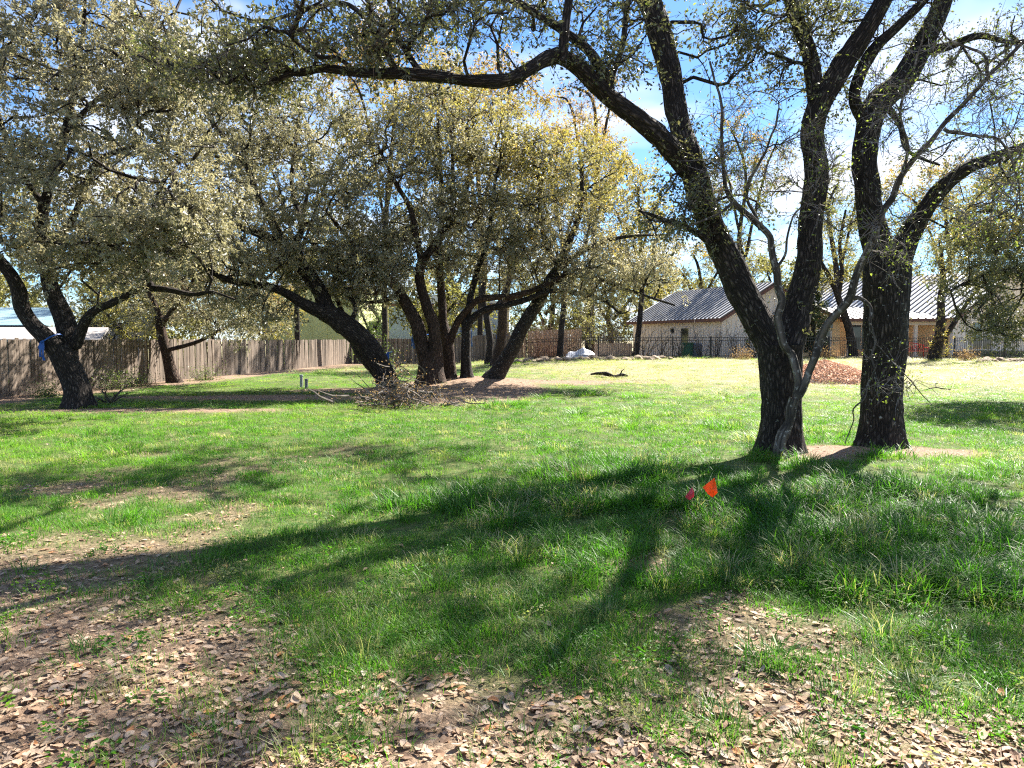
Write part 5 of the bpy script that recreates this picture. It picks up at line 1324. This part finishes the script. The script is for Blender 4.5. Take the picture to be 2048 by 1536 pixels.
# fallen dark limb, stick, small upright pipes
def limb_thing(name, label, cat, pts, r, m):
    b = Vector(pts[0]); root = empty(name, b, label, cat)
    p, rr = catmull([np.array(q) for q in pts], r, 0.08)
    V, Q, U = tube_np(p, rr, 10, 0.008, 0.15, 0, 3)
    link('limb', np_mesh('limb', V - np.array(b), Q, None, m, True, U), root)
    return root
def onground(u, v, h): p = G(u, v); return (p.x, p.y, p.z + h)
lg = limb_thing('fallen_limb', 'dark fallen limb lying on the sunny lawn in the middle distance', 'fallen limb', [onground(1180, 752, .06), onground(1195, 753, .12), onground(1212, 755, .15), onground(1228, 756, .06), onground(1244, 755, .10), onground(1256, 755, .05)], [.03, .07, .10, .06, .08, .03], BARK)
MB().tube([onground(1240, 755, .1), onground(1244, 755, .28), onground(1249, 755, .36)], [.035, .025, .012], 6).build('stub', BARK, lg)
st = limb_thing('fallen_stick', 'bare stick lying on the grass right of the lichened oak', 'stick', [onground(1850, 782, .04), onground(1872, 781, .10), onground(1886, 783, .08), onground(1905, 782, .03)], [.012, .02, .025, .01], BARK)
MB().tube([onground(1872, 781, .1), onground(1870, 780, .2), onground(1876, 779, .28)], [.014, .01, .004], 5).build('stub', BARK, st)
for (u, v, h, m, lab) in [(603, 776, .42, simple('white_pipe', (0.36, 0.37, 0.39), None, 5, .4, 0), 'short white pipe standing in the grass by the long fence'), (613, 778, .30, simple('grey_pipe', (0.20, 0.21, 0.22), None, 5, .5, 0), 'short grey pipe standing beside the white pipe')]:
    b = G(u, v); root = empty('upright_pipe', b, lab, 'pipe')
    MB().tube([b - UP * .1, b + UP * h], .055, 12).build('pipe', m, root)
    MB().tube([b + UP * h, b + UP * (h + .012), b + UP * (h + .05)], [.068, .068, .06], 12).build('cap', m, root)
bs = G(218, 806)
shrub('dead_stump_sprouts', 'small dead branching stump in the grass beside the stout leaning oak', (bs.x, bs.y), .75, .9, 7, TWIG, seed=300, spread=.9, sr=.03)

# ------------------------------------------------------------------ grass, leaves and litter
def blade_set(n, rad, h, w, bend, seed, dryfrac=0.0):
    rng = np.random.default_rng(seed)
    a = rng.uniform(0, 2 * pi, n); r = rad * np.sqrt(rng.random(n))
    b = np.stack([r * np.cos(a), r * np.sin(a), np.full(n, -0.01)], -1)
    oa = a + rng.normal(size=n) * 0.7
    o = np.stack([np.cos(oa), np.sin(oa), np.zeros(n)], -1)
    sd = np.stack([-np.sin(oa), np.cos(oa), np.zeros(n)], -1)
    hh = (h * rng.uniform(.45, 1.15, n))[:, None]; bd = (bend * rng.uniform(.3, 1.4, n))[:, None]; ww = (w * rng.uniform(.6, 1.3, n))[:, None]
    lv = []
    for t in (0, .4, .75, 1.0):
        c = b + o * hh * bd * t ** 2 + np.array([0, 0, 1]) * hh * (t - 0.35 * np.minimum(bd, 1.2) * t ** 2.2)
        k = (1, .9, .6, 0)[(0, .4, .75, 1.0).index(t)]
        lv.append((c, k))
    V = []
    for c, k in lv[:3]: V += [c - sd * ww * k / 2, c + sd * ww * k / 2]
    V.append(lv[3][0])
    V = np.stack(V, 1).reshape(-1, 3)
    base = (np.arange(n) * 7)[:, None, None]
    q = np.array([[0, 1, 3, 2], [2, 3, 5, 4]]); t = np.array([[4, 5, 6]])
    return V, (base + q[None]).reshape(-1, 4), (base + t[None]).reshape(-1, 3), rng
src = bpy.data.collections.new('grass_sources')
def source(i, me):
    o = bpy.data.objects.new('source_%02d' % i, me); src.objects.link(o)
specs = [(46, .11, .18, .0068, 1.0), (40, .10, .15, .0062, 1.2), (52, .14, .21, .0068, .85), (60, .17, .085, .0042, .8), (60, .18, .07, .004, 1.0), None, (34, .12, .22, .0035, .7), (30, .13, .17, .0035, 1.0)]
TUFTS = []
for i, sp in enumerate(specs):
    if sp is None:      # broad-leaved weed
        rg = np.random.default_rng(60); n = 80
        a = rg.uniform(0, 2 * pi, n); r = .10 * np.sqrt(rg.random(n))
        cc = np.stack([r * np.cos(a), r * np.sin(a), rg.uniform(.02, .07, n)], -1)
        V, Q = leaf_quads(cc, unit(np.stack([np.cos(a), np.sin(a), rg.uniform(-.2, .5, n)], -1)), .021 * rg.uniform(.6, 1.3, n), rg, .7)
        me = np_mesh('weed', V, Q, None, GRASS)
    else:
        V, Q, T, rg = blade_set(*sp, seed=50 + i)
        me = np_mesh('tuft', V, Q, T, GRASS)
        if i < 3: TUFTS.append(np_mesh('tuft', V, Q, T, GRASS_OBJ, attrs={'tint': np.repeat(rg.random(len(V) // 7), 7)}))
    source(i, me)

def scatter(name, label, cat, pts, rot, scl, kind, tint, coll, parent=None):
    if scl.ndim == 1: scl = np.repeat(scl[:, None], 3, 1)
    me = np_mesh(name, pts, attrs={'rot': rot, 'scl': scl, 'kind': kind.astype(np.int32), 'tint': tint})
    o = link(name, me)
    tag(o, label, cat, kind='stuff')
    ng = bpy.data.node_groups.new('scatter_' + name, 'GeometryNodeTree')
    ng.interface.new_socket('Geometry', in_out='INPUT', socket_type='NodeSocketGeometry')
    ng.interface.new_socket('Geometry', in_out='OUTPUT', socket_type='NodeSocketGeometry')
    N, L = ng.nodes, ng.links
    gi, go = N.new('NodeGroupInput'), N.new('NodeGroupOutput')
    ci = N.new('GeometryNodeCollectionInfo'); ci.inputs['Collection'].default_value = coll
    ci.inputs['Separate Children'].default_value = True; ci.inputs['Reset Children'].default_value = True
    ip = N.new('GeometryNodeInstanceOnPoints'); ip.inputs['Pick Instance'].default_value = True
    def na(nm, t):
        a = N.new('GeometryNodeInputNamedAttribute'); a.data_type = t; a.inputs['Name'].default_value = nm
        return [s for s in a.outputs if s.enabled and s.name == 'Attribute'][0]
    L.new(gi.outputs[0], ip.inputs['Points']); L.new(ci.outputs[0], ip.inputs['Instance'])
    L.new(na('kind', 'INT'), ip.inputs['Instance Index']); L.new(na('rot', 'FLOAT_VECTOR'), ip.inputs['Rotation']); L.new(na('scl', 'FLOAT_VECTOR'), ip.inputs['Scale'])
    L.new(ip.outputs[0], go.inputs[0])
    md = o.modifiers.new('scatter', 'NODES'); md.node_group = ng
    return o

def wedge(n, y0, y1, power):
    """random points in the stretch of lawn around the view, density ~ y**-power per square metre"""
    u = RNG.random(n); e = 2 - power
    y = (y0 ** e + u * (y1 ** e - y0 ** e)) ** (1 / e)
    return RNG.uniform(-1, 1, n) * (0.80 * y + 0.7), y

x, y = wedge(27000, 1.6, 50, 1.45)
lt, sw, ml = cover(x, y)
patch = fbm(x / 0.8, y / 0.8, 61, 3)
big = fbm(x / 2.6, y / 2.6, 63, 3)
keep = RNG.random(len(x)) < np.clip(1 - 0.88 * S(.25, .8, lt) - 0.97 * ml, 0.02, 1) * (0.35 + 0.65 * S(.30, .50, patch))
far = (np.abs(x + 15.2 - 0.114 * (y - 19)) < .3) | ((y > 45) & (x > 1))
keep &= ~far
x, y, lt, sw, ml, patch, big = [a[keep] for a in (x, y, lt, sw, ml, patch, big)]
n = len(x)
lush = S(4.0, 5.2, y) * S(-1.6, 1.0, x) * S(12.5, 8.5, y) * 0.45 + 1.2 * (big - 0.40) + 0.8 * (patch - .5)
r = RNG.random(n)
kind = np.where(lush > 0.28 + 0.25 * RNG.random(n), RNG.integers(0, 3, n), RNG.integers(3, 5, n))
kind = np.where((r < 0.05 + 0.15 * (lt > .5)) & (y < 20), 5, kind)
kind = np.where((lt > .5) & (kind < 3), RNG.integers(3, 5, n), kind)
dry = RNG.random(n) < sw * 0.72
kind = np.where(dry, RNG.integers(6, 8, n), kind)
tint = np.clip(0.40 + 0.5 * (big - .5) + 0.9 * (fbm(x / 3.3, y / 3.3, 71, 2) - .5) + RNG.normal(size=n) * .17 - 0.16 * (kind < 3) + 0.16 * S(9, 20, y), 0.02, 0.84)
tint = np.where(dry, RNG.uniform(.86, 1, n), tint)
tint = np.where((RNG.random(n) < .10), RNG.uniform(.84, 1, n), tint)
scl = RNG.uniform(.65, 1.25, n) * np.where(kind < 3, .75 + .5 * S(.45, .62, patch), 1) * (1 + np.clip(y - 7, 0, 30) * .05) * np.where(dry, .9, 1)
scl = np.stack([scl, scl, scl * (1 - 0.72 * S(7, 28, y))], -1)
rot = np.stack([RNG.normal(size=n) * .12, RNG.normal(size=n) * .12, RNG.uniform(0, 2 * pi, n)], -1)
scatter('grass', 'green lawn grass and weeds growing over the lot', 'grass', np.stack([x, y, gz(x, y)], -1), rot, scl, kind, tint, src)

# dry oak leaves on the ground
leafsrc = bpy.data.collections.new('leaf_sources')
def dry_leaf(seed, m):
    rg = np.random.default_rng(seed)
    L, w = 0.068 * rg.uniform(.85, 1.15), 0.032 * rg.uniform(.8, 1.25)
    ts = (0, .18, .42, .68, .88, 1.0); ws = (0.08, .62, 1.0, .9, .5, .04)
    curl, cup, tw = rg.uniform(-.6, .6), rg.uniform(-.2, .6), rg.uniform(-.5, .5)
    V = []
    for t, k in zip(ts, ws):
        yy = (t - .5) * L; z0 = curl * L * .5 * (t - .5) ** 2 * 2
        hw = w * k / 2
        jl, jr = rg.uniform(.85, 1.15), rg.uniform(.85, 1.15)
        V += [(-hw * jl, yy, z0 + cup * hw * .6 + tw * hw * (t - .5)), (0, yy, z0), (hw * jr, yy, z0 + cup * hw * .6 - tw * hw * (t - .5))]
    V = np.array(V); V[:, 2] -= V[:, 2].min()
    Q = [(i * 3 + k, i * 3 + k + 1, i * 3 + 4 + k, i * 3 + 3 + k) for i in range(5) for k in (0, 1)]
    return V, Q
for i in range(6):
    V, Q = dry_leaf(400 + i, None)
    o = bpy.data.objects.new('leaf_%02d' % i, np_mesh('leaf', V, Q, None, LITTER)); leafsrc.objects.link(o)
for i in range(3):      # bits of twig among the leaves
    rg = np.random.default_rng(470 + i); m2 = MB(); q = Vector((-.06, 0, .006)); pts = [q]
    for k in range(4): q = q + Vector((.03, rg.normal() * .008, rg.normal() * .003)); pts.append(q)
    m2.tube(pts, [.0032, .003, .0026, .002, .0012], 4)
    me = bpy.data.meshes.new('twig_bit'); me.from_pydata(m2.v, [], m2.f); me.materials.append(LITTER)
    leafsrc.objects.link(bpy.data.objects.new('leaf_%02d' % (6 + i), me))
x, y = wedge(52000, 1.4, 12, 2.4)
lt, sw, ml = cover(x, y)
clump = fbm(x / .35, y / .35, 83, 2)
keep = RNG.random(len(x)) < np.clip(1.05 * S(.15, .75, lt) * (0.35 + 0.65 * S(.36, .54, clump)) + 0.035 + ml * .5, 0, 1)
x, y = x[keep], y[keep]
xm, ym = RNG.uniform(-13, 5, 6000), RNG.uniform(14, 32, 6000)
mm = RNG.random(6000) < cover(xm, ym)[2] * .8
x, y = np.concatenate([x, xm[mm]]), np.concatenate([y, ym[mm]])
n = len(x)
tint = np.where(RNG.random(n) < .4, RNG.uniform(.3, .85, n), RNG.random(n))
rot = np.stack([RNG.normal(size=n) * .17, RNG.normal(size=n) * .17, RNG.uniform(0, 2 * pi, n)], -1)
scatter('leaf_litter', 'dry tan oak leaves littering the bare ground', 'leaf litter', np.stack([x, y, gz(x, y) + RNG.uniform(0.0, .018, n)], -1), rot,
        RNG.choice([.2, .3, .42, .55, .72, .95], n) * RNG.uniform(.85, 1.1, n) * (1 + np.clip(y - 8, 0, 20) * .05), np.where(RNG.random(n) < .13, RNG.integers(6, 9, n), RNG.integers(0, 6, n)), tint, leafsrc)

# the nearest leaves, one object each
def dry_mat(name, c):
    m = leaf_mat(name, [(0, c), (1, c)], 0.16, 0.7, 0.22, tcol=(1.2, .95, .7))
    return m
kinds = [('tan', (0.39, 0.26, 0.17)), ('pale grey', (0.35, 0.285, 0.235)), ('orange brown', (0.36, 0.165, 0.07)), ('dark brown', (0.17, 0.10, 0.065)), ('straw coloured', (0.46, 0.345, 0.235))]
lmesh = {}
for cn, cc in kinds:
    cc = tuple(q * 1.02 for q in cc)
    mm_ = dry_mat('leaf_' + cn.replace(' ', '_'), cc)
    lmesh[cn] = [np_mesh('fallen_leaf', *[np.asarray(a) for a in dry_leaf(430 + k, None)], None, mm_) for k in range(3)]
cnt = 0
while cnt < 300:
    yy = RNG.uniform(2.62, 3.75); xx = RNG.uniform(-.73, .73) * yy
    if RNG.random() > float(cover(xx, yy)[0]) + .1: continue
    cn = kinds[int(RNG.choice(5, p=[.38, .22, .14, .1, .16]))][0]
    o = link('fallen_leaf', lmesh[cn][int(RNG.integers(3))])
    o.location = (xx, yy, g(xx, yy) + RNG.uniform(.008, .024)); s_ = RNG.uniform(.6, 1.05); o.scale = (s_, s_, s_)
    o.rotation_euler = (RNG.normal() * .25, RNG.normal() * .25, RNG.uniform(0, 2 * pi))
    tag(o, '%s dry oak leaf lying in the litter nearest the camera' % cn, 'leaf', 'fallen leaves nearest the camera')
    cnt += 1

# tufts standing apart in the near litter
for i, (u, v, s_) in enumerate([(590, 1250, 1.0), (745, 1225, .8), (880, 1180, 1.1), (1140, 1325, 1.0), (1400, 1285, .8), (1535, 1330, 1.2), (1655, 1400, 1.0), (1830, 1390, 1.1), (1915, 1310, 1.1), (1760, 1280, 1.0),
        (60, 1140, 1.0), (170, 1310, .7), (1440, 1460, .9), (310, 1140, .9), (1210, 1240, .9), (700, 1480, .6), (1000, 1420, .6), (1600, 1500, .7), (2000, 1420, .8), (1080, 1190, 1.0)]):
    p = G(u, v)
    o = link('grass_tuft', TUFTS[i % 3]); o.location = p; o.scale = (s_ * .95, s_ * .95, s_ * .8); o.rotation_euler = (0, 0, i * 1.7)
    tag(o, 'dense green grass tuft standing apart among the fallen leaves', 'grass tuft', 'grass tufts in the near leaf litter')
